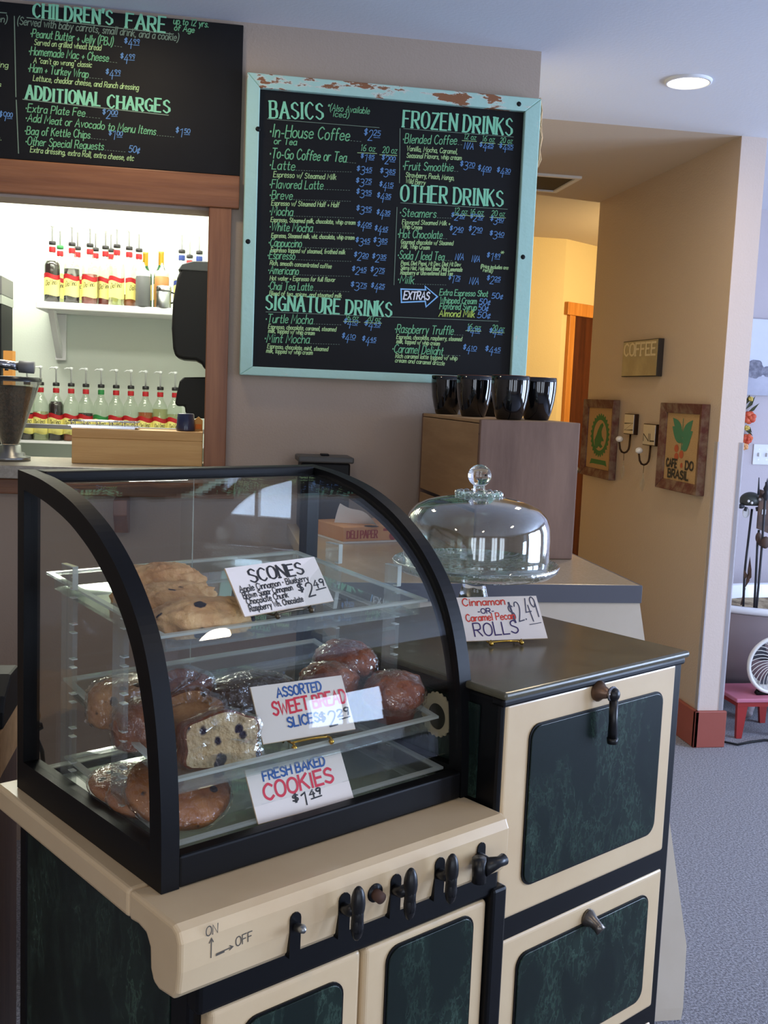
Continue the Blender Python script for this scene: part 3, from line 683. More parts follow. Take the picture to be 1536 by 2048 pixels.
# ------------------------------------------------------------------ the kitchen behind the pass-through
def zk(x, y): return (x*.3255, 380+y*.3255)          # reading coordinates of the kitchen zoom
def kp(x, y, Y): return on_y(*zk(x,y), Y)
M_bottle = glass_mat('clear_bottle', (244,249,242), .04, body=.03, power=3)
M_label = mat('cream_label', (232,222,130), .6)
M_redlab = mat('red_label', (170,30,36), .5); M_greenlab = mat('green_label', (40,120,60), .5); M_bluelab = mat('blue_label', (40,60,130), .5)
M_cap = mat('dark_cap', (34,32,34), .4); M_pump = mat('clear_pump', (226,230,230), .3)
M_ink = mat('black_ink', (24,22,20), .7)
def liquid(name, c): return mat(name, c, .15, spec=.6)
LIQ = {'cola': liquid('cola_syrup',(34,14,10)), 'dark': liquid('dark_syrup',(30,14,16)), 'red': liquid('red_syrup',(116,28,24)), 'amber': liquid('amber_syrup',(140,66,20)),
       'clear': glass_mat('clear_syrup',(238,238,214),.03,body=.25,body_col=(225,222,180)), 'pale': glass_mat('pale_syrup',(226,226,180),.03,body=.4,body_col=(220,216,170))}
def syrup_bottle(label, group, liq, fill, collar=M_redlab, turn=0, capm=M_cap, loc=(0,0,0)):
    t = thing('syrup_bottle', label, 'bottle', loc, turn, group)
    R = .0395
    prof = [(0,0),(R-.003,0),(R,.004),(R,.185),(R-.004,.205),(R-.014,.222),(.0185,.236),(.0150,.25),(.0145,.288)]
    G().lathe(prof, seg=24).build('glass', M_bottle, t)
    h = fill; r = R-.002
    lp = [(0,.003),(r,.003)] + ([(r,h)] if h < .186 else [(r,.186),(max(.012,r-.022*(h-.186)/.04),h)]) + [(0,h)]
    G().lathe(lp, seg=24).build('liquid', LIQ[liq], t)
    # front label: cream below, a red wave across its top
    n = 14; a0, a1 = -pi/2-1.25, -pi/2+1.25; v = []; f = []; v2 = []
    for i in range(n+1):
        a = a0+(a1-a0)*i/n; w = .006*sin(i/n*2*pi)
        p = lambda z, k=R+.0006: (k*cos(a), k*sin(a), z)
        v += [p(.035+w*.6), p(.118+w)]; v2 += [p(.117+w,R+.0008), p(.140+w,R+.0008)]
    f = [(2*i,2*i+2,2*i+3,2*i+1) for i in range(n)]
    lb = G().add(v,f,True).build('label', M_label, t)
    G().add(v2,f,True).build('label_band', collar, lb)
    ink = Ink(lambda u, vv: ((R+.001)*cos(-pi/2+u/R), (R+.001)*sin(-pi/2+u/R), vv))
    ink.text('DaVinci', (-.028,.082), (.028,.090), .024, .0022, slant=.3); ink.build('script_lettering', M_ink, lb)
    G().lathe([(.0158,.250),(.0165,.256),(.0165,.270),(.0158,.275)], seg=18).build('neck_label', collar, t)
    G().lathe([(.0,.286),(.017,.286),(.0175,.29),(.0175,.300),(.015,.304),(0,.304)], seg=18).build('cap', capm, t)
    pm = G().lathe([(.0,.304),(.0045,.304),(.0045,.372),(.010,.374),(.010,.386),(0,.388)], seg=12).tube([(0,0,.380),(-.022,-.006,.382),(-.034,-.009,.374)],.0035,6)
    pm.build('pump', M_pump, t)
    return t
# wall shelf with its bracket
zs = kp(330,692,5.56).z; xs = kp(225,700,5.53).x
sh = thing('wall_shelf', 'white painted wall shelf carrying syrup bottles in the kitchen', 'shelf', ((xs-.02)/2,5.7,zs))
so = ((xs-.02)/2,5.7,zs)
G(so).box(xs,.008,5.50,5.898,zs-.036,zs).build('board', M_white, sh, bevel=.006)
b0 = kp(285,760,5.6).x; b1 = kp(405,760,5.85).x
G(so).box(b1-.055,b1,5.862,5.898,zs-.28,zs-.037).prism([(5.862,zs-.27),(5.862,zs-.2),(5.62,zs-.037),(5.55,zs-.037)], b1-.05, b1-.018, 'x').build('bracket', M_white, sh, bevel=.003)
G1 = 'syrup bottles on the upper kitchen shelf'
def up(x, Y, *a, **k):
    p = kp(x,690,Y); return syrup_bottle(*a, loc=(p.x,Y,zs), **k)
up(320,5.58,'leftmost syrup bottle on the upper shelf, filled with black syrup',G1,'dark',.205)
up(440,5.58,'second front syrup bottle from left on the upper shelf, dark syrup under clear neck',G1,'dark',.172)
up(550,5.58,'third front syrup bottle from left on the upper shelf, dark red syrup',G1,'red',.15)
up(645,5.63,'fourth front syrup bottle from left on the upper shelf, red brown syrup',G1,'red',.125)
up(715,5.545,'fifth front syrup bottle on the upper shelf, nearly clear, standing foremost',G1,'clear',.12)
up(790,5.60,'sixth front syrup bottle on the upper shelf with its label turned right',G1,'amber',.06,turn=.9)
up(850,5.66,'syrup bottle behind the grey squeeze bottle on the upper shelf',G1,'pale',.15)
up(368,5.74,'green capped syrup bottle in the back row behind the two leftmost bottles',G1,'pale',.16,capm=M_greenlab)
up(474,5.74,'syrup bottle in the back row right of the second front bottle',G1,'clear',.15)
up(584,5.74,'syrup bottle in the back row between third and fourth front bottles',G1,'pale',.16)
up(678,5.74,'syrup bottle in the back row between fourth and fifth front bottles',G1,'clear',.15)
for x, lab in ((1112,'blue labelled bottle left of three beside the towel dispenser'),(1160,'red necked bottle in the middle of three beside the towel dispenser'),(1219,'blue labelled bottle right of three above the towel dispenser')):
    up(x,5.80 if 'middle' in lab else 5.60,lab,G1,'clear',.15,collar=(M_redlab if 'red' in lab else M_bluelab))
# two corked green wine bottles
M_gglass = mat('green_bottle_glass', (16,72,34), .08, spec=.7); M_gold = mat('gold_foil', (186,148,50), .35, metal=.7)
M_wlabel = mat('straw_label', (214,190,110), .6)
def wine(x, lab, Y=5.76):
    p = kp(x,690,Y); t = thing('wine_bottle', lab, 'bottle', (p.x,Y,zs), 0, 'green wine bottles on the upper kitchen shelf')
    G().lathe([(0,0),(.036,0),(.037,.004),(.037,.165),(.034,.185),(.022,.205),(.0145,.225),(.0135,.285),(.0145,.288),(0,.288)], seg=24).build('glass', M_gglass, t)
    G().lathe([(.0146,.228),(.0144,.290),(.0152,.298),(0,.299)], seg=18).build('foil', M_gold, t)
    G().lathe([(.0375,.05),(.0375,.13)], seg=14, a0=-pi/2-1.2, a1=-pi/2+1.2).build('label', M_wlabel, t)
wine(890,'left green wine bottle with gold foil neck on the upper shelf'); wine(986,'right green wine bottle with gold foil neck on the upper shelf',5.69)
# squeeze bottles and the shaker can
def squeeze(x, Y, lab, c, capc, h=.155):
    p = kp(x,690,Y); t = thing('squeeze_bottle', lab, 'squeeze bottle', (p.x,Y,zs), 0, 'plastic squeeze bottles on the upper kitchen shelf')
    G().lathe([(0,0),(.035,0),(.037,.004),(.037,h-.012),(.033,h)], seg=24).build('body', mat('squeeze_plastic',c,.4), t)
    G().lathe([(.0355,h-.004),(.036,h+.016),(.030,h+.024),(.012,h+.03),(.008,h+.045),(.003,h+.066),(0,h+.066)], seg=20).build('nozzle_cap', mat('squeeze_cap',capc,.4), t)
squeeze(878,5.53,'grey squeeze bottle in front of the upper shelf syrups',(96,98,98),(196,206,200))
squeeze(992,5.60,'squeeze bottle of caramel sauce behind the metal shaker',(176,124,74),(230,214,170),.165)
p = kp(1005,700,5.53); t = thing('shaker_can', 'brushed steel shaker can at the right of the upper shelf', 'shaker', (p.x,5.53,zs))
G().lathe([(0,0),(.036,0),(.037,.003),(.037,.092),(0,.092)], seg=28).build('body', M_steel, t)
G().lathe([(.0385,.086),(.0385,.104),(.034,.11),(0,.112)], seg=28).build('lid', M_chrome, t)
G().tube([(.037,0,.08),(.055,0,.075),(.058,0,.05),(.05,0,.03),(.037,0,.026)],.004,8).build('handle', M_black, t)
# lower rack of pump bottles
YB = 5.76; zr = kp(525,1545,YB).z; G2 = 'syrup bottles with pumps in the lower kitchen rack'
xa, xb = kp(100,1500,YB).x, .005
rk = thing('bottle_rack', 'grey metal rack with a front rail holding the lower row of syrup bottles', 'rack', ((xa+xb)/2,YB,zr-.012))
ro = ((xa+xb)/2,YB,zr-.012)
G(ro).box(xa,xb,5.68,5.895,zr-.012,zr).build('shelf_plate', M_white, rk)
zrail = kp(300,1452,5.68).z
G(ro).box(xa,xb,5.682,5.694,zrail-.012,zrail+.012).build('front_rail', M_steel, rk, bevel=.002)
G(ro).box(xa,xa+.012,5.694,5.895,zrail-.012,zrail+.012).box(xa,xa+.012,5.682,5.694,zr,zrail-.012).build('side_rail', M_steel, rk)
rows = [(165,'dark',.14,'r'),(248,'clear',.15,'r'),(343,'dark',.205,'r'),(435,'amber',.06,'r'),(525,'dark',.15,'r'),(618,'pale',.13,'g'),(710,'clear',.14,'r'),(800,'clear',.13,'r'),(890,'amber',.165,'r'),(980,'pale',.185,'r'),(1070,'clear',.16,'r')]
words = ['leftmost','second','third','fourth','fifth','sixth','seventh','eighth','ninth','tenth','eleventh']
lk = {'dark':'dark syrup','clear':'clear syrup','amber':'amber syrup','pale':'pale syrup'}
for i, (x, lq, fl, c) in enumerate(rows):
    p = kp(x,1545,YB)
    syrup_bottle('%s pump bottle from left in the lower rack, %s, %s neck label' % (words[i], lk[lq], 'green' if c == 'g' else 'red'), G2, lq, fl, M_greenlab if c == 'g' else M_redlab, loc=(p.x,YB,zr))
# kitchen counter below the rack
kc = thing('kitchen_counter', 'grey kitchen back counter below the lower bottle rack', 'counter', (-1.5,5.6,0))
G((-1.5,5.6,0)).box(-3.08,.0,5.16,5.895,0,.9).build('base', mat('counter_grey',(120,124,122),.5), kc)
G((-1.5,5.6,0)).box(-3.08,.0,5.12,5.895,.9,.94).build('worktop', mat('worktop_grey',(150,154,150),.35), kc, bevel=.004)
# towel dispensers on the kitchen side wall
def dispenser(Y, w, pts, name, lab, parts):
    P = [kp(x,y,Y) for x,y in pts]; P = [(q.x,q.z) for q in P]; zc = min(q[1] for q in P)
    t = thing(name, lab, 'dispenser', (.008,Y,zc))
    G((.008,Y,zc)).prism(P, Y-w/2, Y+w/2, 'y').build('cover', M_black, t, bevel=.012, seg=3)
    for nm, pp, m in parts:
        Q = [kp(x,y,Y) for x,y in pp]; G((.008,Y,zc)).prism([(q.x,q.z) for q in Q], Y-w/2-.004, Y+w/2+.004, 'y').build(nm, m, t, bevel=.004)
xr = 1330
M_dgrey = mat('dark_grey_plastic', (58,60,62), .45)
dispenser(4.6,.30,[(xr,490),(1180,480),(1120,500),(1095,560),(1070,700),(1062,860),(1070,980),(1085,1030),(1130,1045),(1205,1050),(1240,1070),(1255,1100),(xr,1115)],'towel_dispenser','large black paper towel dispenser on the wall beside the upper shelf',
          [('lid',[(xr,466),(1190,462),(1125,480),(1100,515),(xr,528)],M_dgrey)])
dispenser(4.6,.2,[(xr,1150),(1130,1152),(1108,1175),(1092,1240),(1080,1310),(1095,1326),(1138,1326),(1142,1360),(1165,1400),(xr,1400)],'soap_dispenser','smaller black dispenser on the wall below the towel dispenser',[])
# wooden box and what stands on it, on the ledge
q0 = kp(440,1680,3.42); q1 = kp(1252,1690,3.42); q2 = kp(440,1462,3.42)
bx = thing('wooden_box', 'long pale bamboo box standing on the pass-through ledge', 'box', ((q0.x+q1.x)/2,3.50,1.2405))
bo = ((q0.x+q1.x)/2,3.50,1.2405); M_bamboo = wood('bamboo', (196,148,84), (214,170,104), 0, 6, .45)
zt = q2.z; xL, xR = q0.x, -.019
G(bo).box(xL,xR,3.42,3.432,1.2405,zt-.03).build('front_board', M_bamboo, bx, bevel=.001)
G(bo).box(xL,xR,3.42,3.432,zt-.0295,zt).build('top_board', M_bamboo, bx, bevel=.001)
G(bo).box(xL,xR,3.56,3.572,1.2405,zt).build('back_board', M_bamboo, bx); G(bo).box(xL,xL+.012,3.4325,3.5595,1.2405,zt).build('side_board', M_bamboo, bx); G(bo).box(xR-.012,xR,3.4325,3.5595,1.2405,zt).build('side_board', M_bamboo, bx)
G(bo).box(xL+.012,xR-.012,3.4325,3.5595,zt-.012,zt-.001).build('lid_board', M_bamboo, bx)
m0 = kp(430,1450,3.5); m1 = kp(855,1450,3.5)
ms = thing('metal_rack', 'flat chrome rack lying on top of the bamboo box', 'rack', ((m0.x+m1.x)/2,3.5,zt))
mo = ((m0.x+m1.x)/2,3.5,zt); ml, mr_ = m0.x+.0, m1.x
G(mo).box(ml,mr_,3.45,3.555,zt+.006,zt+.009).box(ml+.01,mr_-.01,3.45,3.453,zt,zt+.006).box(ml+.01,mr_-.01,3.552,3.555,zt,zt+.006).build('plate', M_chrome, ms)
g = G(mo)
for y in (3.455,3.49,3.525,3.55): g.tube([(ml,y,zt+.022),(mr_,y,zt+.022)],.0022,6)
for i in range(6):
    x = ml+.01+(mr_-ml-.02)*i/5; g.tube([(x,3.452,zt+.010),(x,3.452,zt+.022),(x,3.553,zt+.022),(x,3.553,zt+.010)],.0018,6)
g.build('wire_grid', M_chrome, ms)
c0 = kp(1140,1475,3.5)
cu = G().lathe([(0,.0),(.030,0),(.0305,.003),(.0265,.054),(.024,.056),(0,.056)], seg=28).build('blue_cup', mat('navy_glaze',(26,36,72),.3,coat=.4), None, (c0.x,3.5,zt+.0003))
tag(cu, 'dark blue cup turned upside down on the bamboo box', 'cup')
c1 = kp(1218,1475,3.52)
ct = thing('small_carton', 'small yellow carton standing at the right end of the bamboo box', 'carton', (c1.x,3.53,zt+.0003))
G().box(-.014,.014,-.015,.015,0,.034).prism([(-.014,.034),(.014,.034),(.0,.046)],-.015,.015,'y').build('carton_body', mat('carton_yellow',(206,160,90),.6), ct)
G().box(-.010,.010,-.0165,-.015,.006,.022).build('printed_panel', mat('carton_orange',(214,120,40),.6), ct)
# grinder hopper at the left edge of the ledge
h0 = kp(62,1590,3.46); hx = h0.x
gr = thing('coffee_grinder', 'coffee grinder with a conical glass hopper full of beans on the ledge', 'grinder', (hx,3.46,1.2403))
zrim = kp(65,1150,3.46).z-1.2403
rr = kp(252,1150,3.46).x-hx
M_bean = mat('coffee_beans', (34,22,16), .45, mix=((66,42,28),90,.45,.6), bump=(110,1.0)); M_hop = glass_mat('hopper_glass',(225,225,225),.07,body=.05)
G().lathe([(.0,.0),(.062,0),(.062,.012),(.045,.016),(.045,.024),(.034,.028),(.032,.048),(0,.048)], seg=32).build('base', M_steel, gr)
G().lathe([(.026,.048),(rr-.004,zrim-.02),(rr,zrim-.018),(rr,zrim)], seg=40).build('hopper', M_hop, gr)
G().lathe([(.0,.05),(.024,.052),(rr-.008,zrim-.03),(rr*.5,zrim-.026),(0,zrim-.024)], seg=40).build('coffee_beans', M_bean, gr)
G().lathe([(rr+.002,zrim-.012),(rr+.002,zrim+.002),(0,zrim+.004)], seg=40).build('lid', mat('smoked_lid',(40,42,42),.25), gr)
w0 = kp(-60,1062,3.44); w1 = kp(118,1085,3.44); w2 = kp(210,1092,3.44)
tm = thing('tamper', 'steel cylinder with a grey grip lying on the grinder hopper lid', 'coffee tool', (w1.x,3.44,w1.z))
g = G((w1.x,3.44,w1.z)); g.tube([w0, kp(20,1070,3.44), w1],.0135,18); g.build('barrel', M_chrome, tm)
g = G((w1.x,3.44,w1.z)); g.tube([w1, w2],.019,18); g.build('grip', mat('grey_grip',(120,120,120),.5), tm)
g = G((w1.x,3.44,w1.z)); g.tube([kp(40,1110,3.44), kp(40,1075,3.44)],.006,8); g.build('foot', M_chrome, tm)
# appliance at the far left of the kitchen
a0 = kp(82,700,5.6)
ap = thing('vented_appliance', 'tall steel kitchen appliance with black slats at the left picture edge', 'appliance', (a0.x-.3,5.4,0))
ao = (a0.x-.3,5.4,0)
zA,zB,zC,zD = kp(60,528,5.3).z, kp(60,645,5.3).z, kp(60,700,5.3).z, kp(60,1000,5.3).z
G(ao).box(a0.x-.6,a0.x,5.3,5.6,zB,zA).build('top_panel', mat('grey_panel',(96,96,96),.45), ap, bevel=.004)
G(ao).box(a0.x-.6,a0.x,5.3,5.6,zC,zB-.001).build('trim_panel', mat('light_panel',(150,156,148),.45), ap)
G(ao).box(a0.x-.6,a0.x-.004,5.31,5.6,0.941,zC-.001).build('body', M_black, ap)
g = G(ao)
for i in range(11):
    z = zD+(zC-zD)*(i+.5)/11; g.prism([(5.3,z-.002),(5.309,z-.009),(5.309,z+.002)],a0.x-.58,a0.x-.012,'x')
g.build('louvres', mat('slat_black',(34,36,40),.35), ap)
o0 = kp(30,1090,5.2); o1 = kp(86,990,5.2)
ob = G((o0.x,5.2,.9405)).box(o0.x,o1.x,5.16,5.24,.9405,o1.z).build('cardboard_box', mat('cardboard_orange',(190,130,60),.7), None, (o0.x,5.2,.9405)); tag(ob, 'orange cardboard box behind the grinder at left picture edge', 'box')
# ------------------------------------------------------------------ the vintage range (all in the range's own frame: a along its front, b into its depth)
M_cream = mat('cream_enamel', (214,190,152), .28, coat=.35, mix=((203,176,138),4,.4,.75))
M_blk = mat('black_enamel', (7,8,11), .4, spec=.25, coat=.08)
M_mar = marble('green_marble_enamel'); M_top = mat('dark_range_top', (72,69,56), .24, spec=.5, mix=((92,88,70),16,.35,.7), bump=(30,.02))
M_iron = mat('black_bakelite', (16,16,18), .35); M_rust = mat('rusty_bolt', (76,50,38), .7)
RO = (1.07, 1.21, 0)
rg = sthing('vintage_range', 'antique cream and green marbled gas range with black trim in the foreground', 'stove', *RO)
def rr_rect(x0, x1, z0, z1, r, n=6):
    P = []
    for cx, cz, a in ((x1-r,z0+r,-pi/2),(x1-r,z1-r,0),(x0+r,z1-r,pi/2),(x0+r,z0+r,pi)):
        for i in range(n+1):
            t = a+pi/2*i/n; P.append((cx+r*cos(t), cz+r*sin(t)))
    return P
FR, BK = .98, 1.475           # front and back of the body
# body: black carcass below the cooktop, marble side sheet, black corner posts
G(RO).box(.615,1.098,1.0,BK,.06,.872).build('lower_carcass', M_blk, rg)
G(RO).box(.603,.6145,1.03,BK-.03,.10,.868).build('side_sheet', M_mar, rg)
G(RO).box(.602,.64,.985,1.03,.03,.868).build('corner_post', M_blk, rg, bevel=.006)
G(RO).box(.602,.64,BK-.03,BK,.03,.868).build('corner_post', M_blk, rg, bevel=.006)
G(RO).box(.60,1.10,.962,.99,.787,.845).build('burner_rail', M_blk, rg, bevel=.006)
G(RO).box(1.082,1.112,.955,1.0,.03,.80).build('centre_post', M_blk, rg, bevel=.005)
# cooktop slab and the shaped front panel
prof = [(1.062,.91),(1.062,.874),(1.04,.877),(1.022,.874),(1.013,.862),(1.011,.838),(1.004,.824),(.990,.820),(.958,.824),(.950,.834),(.946,.86),(.946,.893),(.952,.905),(.962,.91)]
G(RO).box(.565,1.0995,1.0632,BK,.874,.91).build('cooktop', M_cream, rg, bevel=.006, seg=3)
PL = G(RO).prism(prof[::-1], .565, 1.0995, 'x').build('front_panel', M_cream, rg, bevel=.005, seg=3)
FB = .9445                   # face of the front panel
def slot(a, z0, z1, w=.018):
    P = [(a-w/2,z0),(a+w/2,z0),(a+w/2,z1-w/2)]+[(a+w/2*cos(t),z1-w/2+w/2*sin(t)) for t in (.5,1.05,1.57,2.1,2.65)]+[(a-w/2,z1-w/2)]
    return G(RO).prism(P, FB-.0004, .953, 'y').build('valve_slot', M_blk, PL)
slot(.721,.828,.884,.016); slot(.796,.828,.886); slot(.881,.828,.886); slot(.960,.828,.887); slot(1.040,.828,.887,.016)
G(RO).lathe([(0,-.0006),(.012,-.0006),(.012,.004)], (.846,FB,.871), 24, axis='y').build('bolt_hole', M_blk, PL)
def lever(a, z, s):
    g = G(RO); g.tube([(s,FB+.004,z-.01),(s-.004,FB-.014,z-.006),(a,FB-.022,z)],.0075,12)
    g.build('valve_stem', M_iron, rg)
    g = G(RO); g.ball((a,FB-.024,z+.006),(.0095,.009,.022),14,10); g.ball((a,FB-.024,z-.022),(.0085,.008,.02),14,10); g.tube([(a,FB-.024,z+.012),(a,FB-.024,z-.03)],.0078,12)
    return g.build('valve_lever', M_iron, rg)
lever(.797,.876,.796); lever(.884,.875,.881); lever(.958,.874,.960)
g = G(RO); g.tube([(.722,FB+.004,.864),(.722,FB-.012,.868),(.718,FB-.019,.870)],[.005,.0055,.0035],12); g.build('igniter_pin', M_steel, rg)
g = G(RO); g.tube([(.846,FB+.003,.870),(.845,FB-.013,.869)],.0075,14); g.build('panel_bolt', M_rust, rg)
g = G(RO); g.tube([(1.038,FB+.004,.862),(1.024,FB-.024,.868)],.011,12); g.tube([(1.020,FB-.024,.866),(1.046,FB-.028,.868),(1.056,FB-.028,.869)],[.013,.0075,.0085],12); g.tube([(1.012,FB-.022,.880),(1.014,FB-.022,.846)],.010,12)
g.build('oven_valve', M_iron, rg)
# printed ON / OFF arrows
M_print = mat('grey_print', (84,78,70), .7)
ik = Ink(lambda u, v: (u, FB+.0012, v), RO)
ik.text('ON', (.598,.893), (.613,.893), .011, .0013, slant=0, jit=0); ik.text('OFF', (.638,.868), (.660,.869), .011, .0013, slant=0, jit=0)
ik.line([(.605,.866),(.605,.888)],.0013); ik.line([(.6025,.884),(.605,.889),(.6075,.884)],.0013); ik.line([(.612,.868),(.633,.8695)],.0013); ik.line([(.6295,.872),(.634,.8695),(.6295,.867)],.0013)
ik.line([(.612,.8667),(.622,.8675)],.0022)
ik.build('printed_marks', M_print, PL)
# doors: cream panel, black bead, green marble inset
def door(name, a0, a1, z0, z1, ia0, ia1, iz0, iz1, yb=.975):
    d = G(RO).box(a0,a1,yb-.010,yb+.015,z0,z1).build(name, M_cream, rg, bevel=.007, seg=4)
    G(RO).prism(rr_rect(ia0-.003,ia1+.003,iz0-.003,iz1+.003,.022), yb-.0125, yb-.0095, 'y').build('inset_bead', M_blk, d)
    G(RO).prism(rr_rect(ia0,ia1,iz0,iz1,.020), yb-.0145, yb-.0105, 'y').build('marble_inset', M_mar, d, bevel=.001)
    return d
door('oven_door', .618,.845,.30,.786, .664,.812,.33,.757)
door('oven_door', .851,1.081,.30,.784, .890,1.049,.33,.771)
# right-hand high oven
zt = 1.083; oa0, oa1 = 1.105, 1.562
G(RO).box(oa0,oa1+.003,FR,BK,.06,zt-.012).build('oven_carcass', M_blk, rg, bevel=.006)
G(RO).box(oa0-.003,oa0-.0005,1.02,BK-.02,.912,zt-.03).build('oven_side_sheet', M_mar, rg)
G(RO).box(oa0-.006,oa1+.006,FR-.012,BK+.004,zt-.0115,zt).build('oven_top', M_top, rg, bevel=.005, seg=3)
G(RO).box(oa0-.002,oa1+.002,FR-.006,FR+.02,zt-.024,zt-.0118).build('top_moulding', M_blk, rg, bevel=.004)
d1 = door('oven_door', 1.112,1.543,.729,1.064, 1.168,1.502,.775,1.020, .987)
d2 = door('warming_door', 1.112,1.545,.440,.697, 1.168,1.502,.472,.662, .987)
door('kick_panel', 1.112,1.546,.17,.412, 1.18,1.49,.20,.38, .987)
# handles
hb = 1.328
g = G(RO); g.lathe([(.0,.0),(.016,0),(.017,-.004),(.011,-.011),(.008,-.020),(0,-.022)], (hb-.004,.977,1.050), 20, axis='y')
g.build('handle_boss', mat('bronze',(110,84,66),.35,metal=.6), d1)
g = G(RO); g.ball((1.334,.953,1.048),(.011,.010,.011)); g.tube([(1.335,.953,1.040),(1.336,.952,1.005),(1.337,.952,.976)],[.007,.0068,.008],12); g.tube([(1.337,.952,.978),(1.3372,.952,.969)],[.009,.008],12)
g.build('door_handle', M_iron, d1)
g = G(RO); g.lathe([(.011,-.001),(.0125,.001),(.0125,.003),(.011,.005)], (1.334,.953,1.048), 16, axis='y'); g.build('handle_ferrule', M_chrome, d1)
g = G(RO); g.tube([(1.337,.978,.670),(1.337,.974,.670),(1.338,.966,.668),(1.339,.957,.663),(1.340,.950,.658)],[.016,.0155,.010,.0085,.0095],16); g.build('pull_knob', mat('worn_nickel',(104,98,92),.3,metal=.9), d2)
# seam in the cooktop edge and a few rivets / scratches stay in the panel joint itself
# ------------------------------------------------------------------ curved display case on the cooktop
CO = (.848, 1.235, .9105)
M_frame = mat('satin_black_frame', (8,8,10), .45, spec=.25)
M_pane = glass_mat('case_glass', (251,252,251), .022, power=5, hi=.7)
M_post = glass_mat('post_acrylic', (247,250,248), .07, body=.08, power=2.2)
M_acr = glass_mat('clear_acrylic', (247,250,248), .05, body=.05, power=2.5)
M_tray = glass_mat('tray_acrylic', (247,250,248), .05, body=.10, body_col=(230,238,234), power=2.6)  # milky body stands in for kitchen light reflected in the tray floor
M_edge = glass_mat('acrylic_edge', (244,248,245), .08, body=.34, body_col=(240,246,238))
M_lane = mat('base_plate', (200,208,196), .3, spec=.5)
M_tick = glass_mat('notch_gleam', (248,250,248), .10, body=.75, body_col=(246,250,246))  # milky white paints the bright gleam along the notch edges
M_rim = glass_mat('tray_rim', (246,250,247), .10, body=.5, body_col=(240,246,240))  # milky white body paints in the kitchen light caught on the rims
dc = sthing('display_case', 'black framed pastry display case with a curved glass front on the range cooktop', 'display case', CO[0], CO[1]+.002, CO[2], None, radians(.5))
OUT = [(1.441,1.372),(1.425,1.371),(1.372,1.366),(1.326,1.358),(1.288,1.349),(1.252,1.337),(1.202,1.314),(1.153,1.281),(1.115,1.245),(1.086,1.207),(1.066,1.166),(1.052,1.122),(1.043,1.08),(1.036,1.03),(1.032,.98),(1.030,.9108)]
INN = [(1.420,1.345),(1.408,1.344),(1.362,1.338),(1.322,1.329),(1.290,1.320),(1.258,1.308),(1.212,1.285),(1.168,1.254),(1.133,1.220),(1.107,1.184),(1.089,1.146),(1.076,1.108),(1.068,1.072),(1.062,1.028),(1.059,.984),(1.057,.954)]
a0, a1 = .587, 1.109
def frame_side(x0, x1):
    out = _crom(OUT)+[(1.441,.9108)]; inn = _crom(INN)+[(1.420,.954)]
    return G(CO).band(out, inn, x0, x1, 'x').build('side_frame', M_frame, dc)
frame_side(a0, a0+.024); frame_side(a1-.024, a1)
G(CO).box(a0+.0242,a1-.0242,1.0305,1.052,.9108,.950).build('front_rail', M_frame, dc, bevel=.003)
G(CO).box(a0+.0242,a1-.0242,1.418,1.441,.9108,.935).build('rear_rail', M_frame, dc, bevel=.003)
G(CO).box(a0+.0242,a1-.0242,1.405,1.441,1.356,1.372).build('top_rail', M_frame, dc, bevel=.003)
# base plate, glass
G(CO).box(a0+.0245,a1-.0245,1.0525,1.4175,.914,.924).build('base_plate', M_lane, dc)
mid = [(o[0]*.72+i[0]*.28, o[1]*.72+i[1]*.28) for o, i in zip(OUT, INN)]
def dense(P, n=3):
    Q = _crom(P); return Q
cur = dense([p for p in mid if p[1] > .94])
G(CO).strip(cur[1:], a0+.0245, a1-.0245, .004, 'x').build('curved_glass', M_pane, dc)
for o in dc.children:
    if o.name.startswith('curved_glass'):
        for p in o.data.polygons: p.use_smooth = False
poly = [(b,z) for b,z in INN]+[(1.420,.954)]
G(CO).prism(poly, a0+.010, a0+.013, 'x').build('side_glass', M_pane, dc); G(CO).prism(poly, a1-.013, a1-.010, 'x').build('side_glass', M_pane, dc)
G(CO).box(a0+.0245,.862,1.424,1.427,.936,1.355).build('sliding_door', M_pane, dc); G(CO).box(.845,a1-.0245,1.430,1.433,.936,1.355).build('sliding_door', M_pane, dc)
G(CO).box(.8605,.8620,1.4228,1.4238,.94,1.355).build('door_edge', M_edge, dc)
# notched acrylic uprights that carry the trays
def post(a, b0, b1, ztop, name='notched_post'):
    z0 = .9243; P = [(b0,z0)]; z = z0
    inner = b0+.010
    # the notched edge faces the front
    n = int((ztop-z0)/.0485)
    P = [(b1,z0),(b1,ztop),(b0,ztop)]
    z = ztop
    for i in range(n):
        P += [(b0,z-.030),(b0+.010,z-.030),(b0+.010,z-.0425),(b0,z-.0425)]; z -= .0485
    P += [(b0,z0)]
    o = G(CO).prism(P, a, a+.007, 'x').build(name, M_post, dc)
    e = G(CO)
    for i in range(n):
        zz = ztop-.0485*i-.030; e.box(a-.0004,a+.0074,b0,b0+.010,zz-.0016,zz).box(a-.0004,a+.0074,b0,b0+.010,zz-.0135,zz-.0120)
    e.box(a-.0003,a+.0073,b0-.0003,b0+.001,ztop-.03,ztop).box(a-.0003,a+.0073,b0,b1,ztop-.001,ztop+.0003)
    e.build('edge_gleam', M_tick, o)
for a in (a0+.026, a1-.034):
    post(a, 1.320, 1.355, 1.250); post(a, 1.176, 1.206, 1.236)
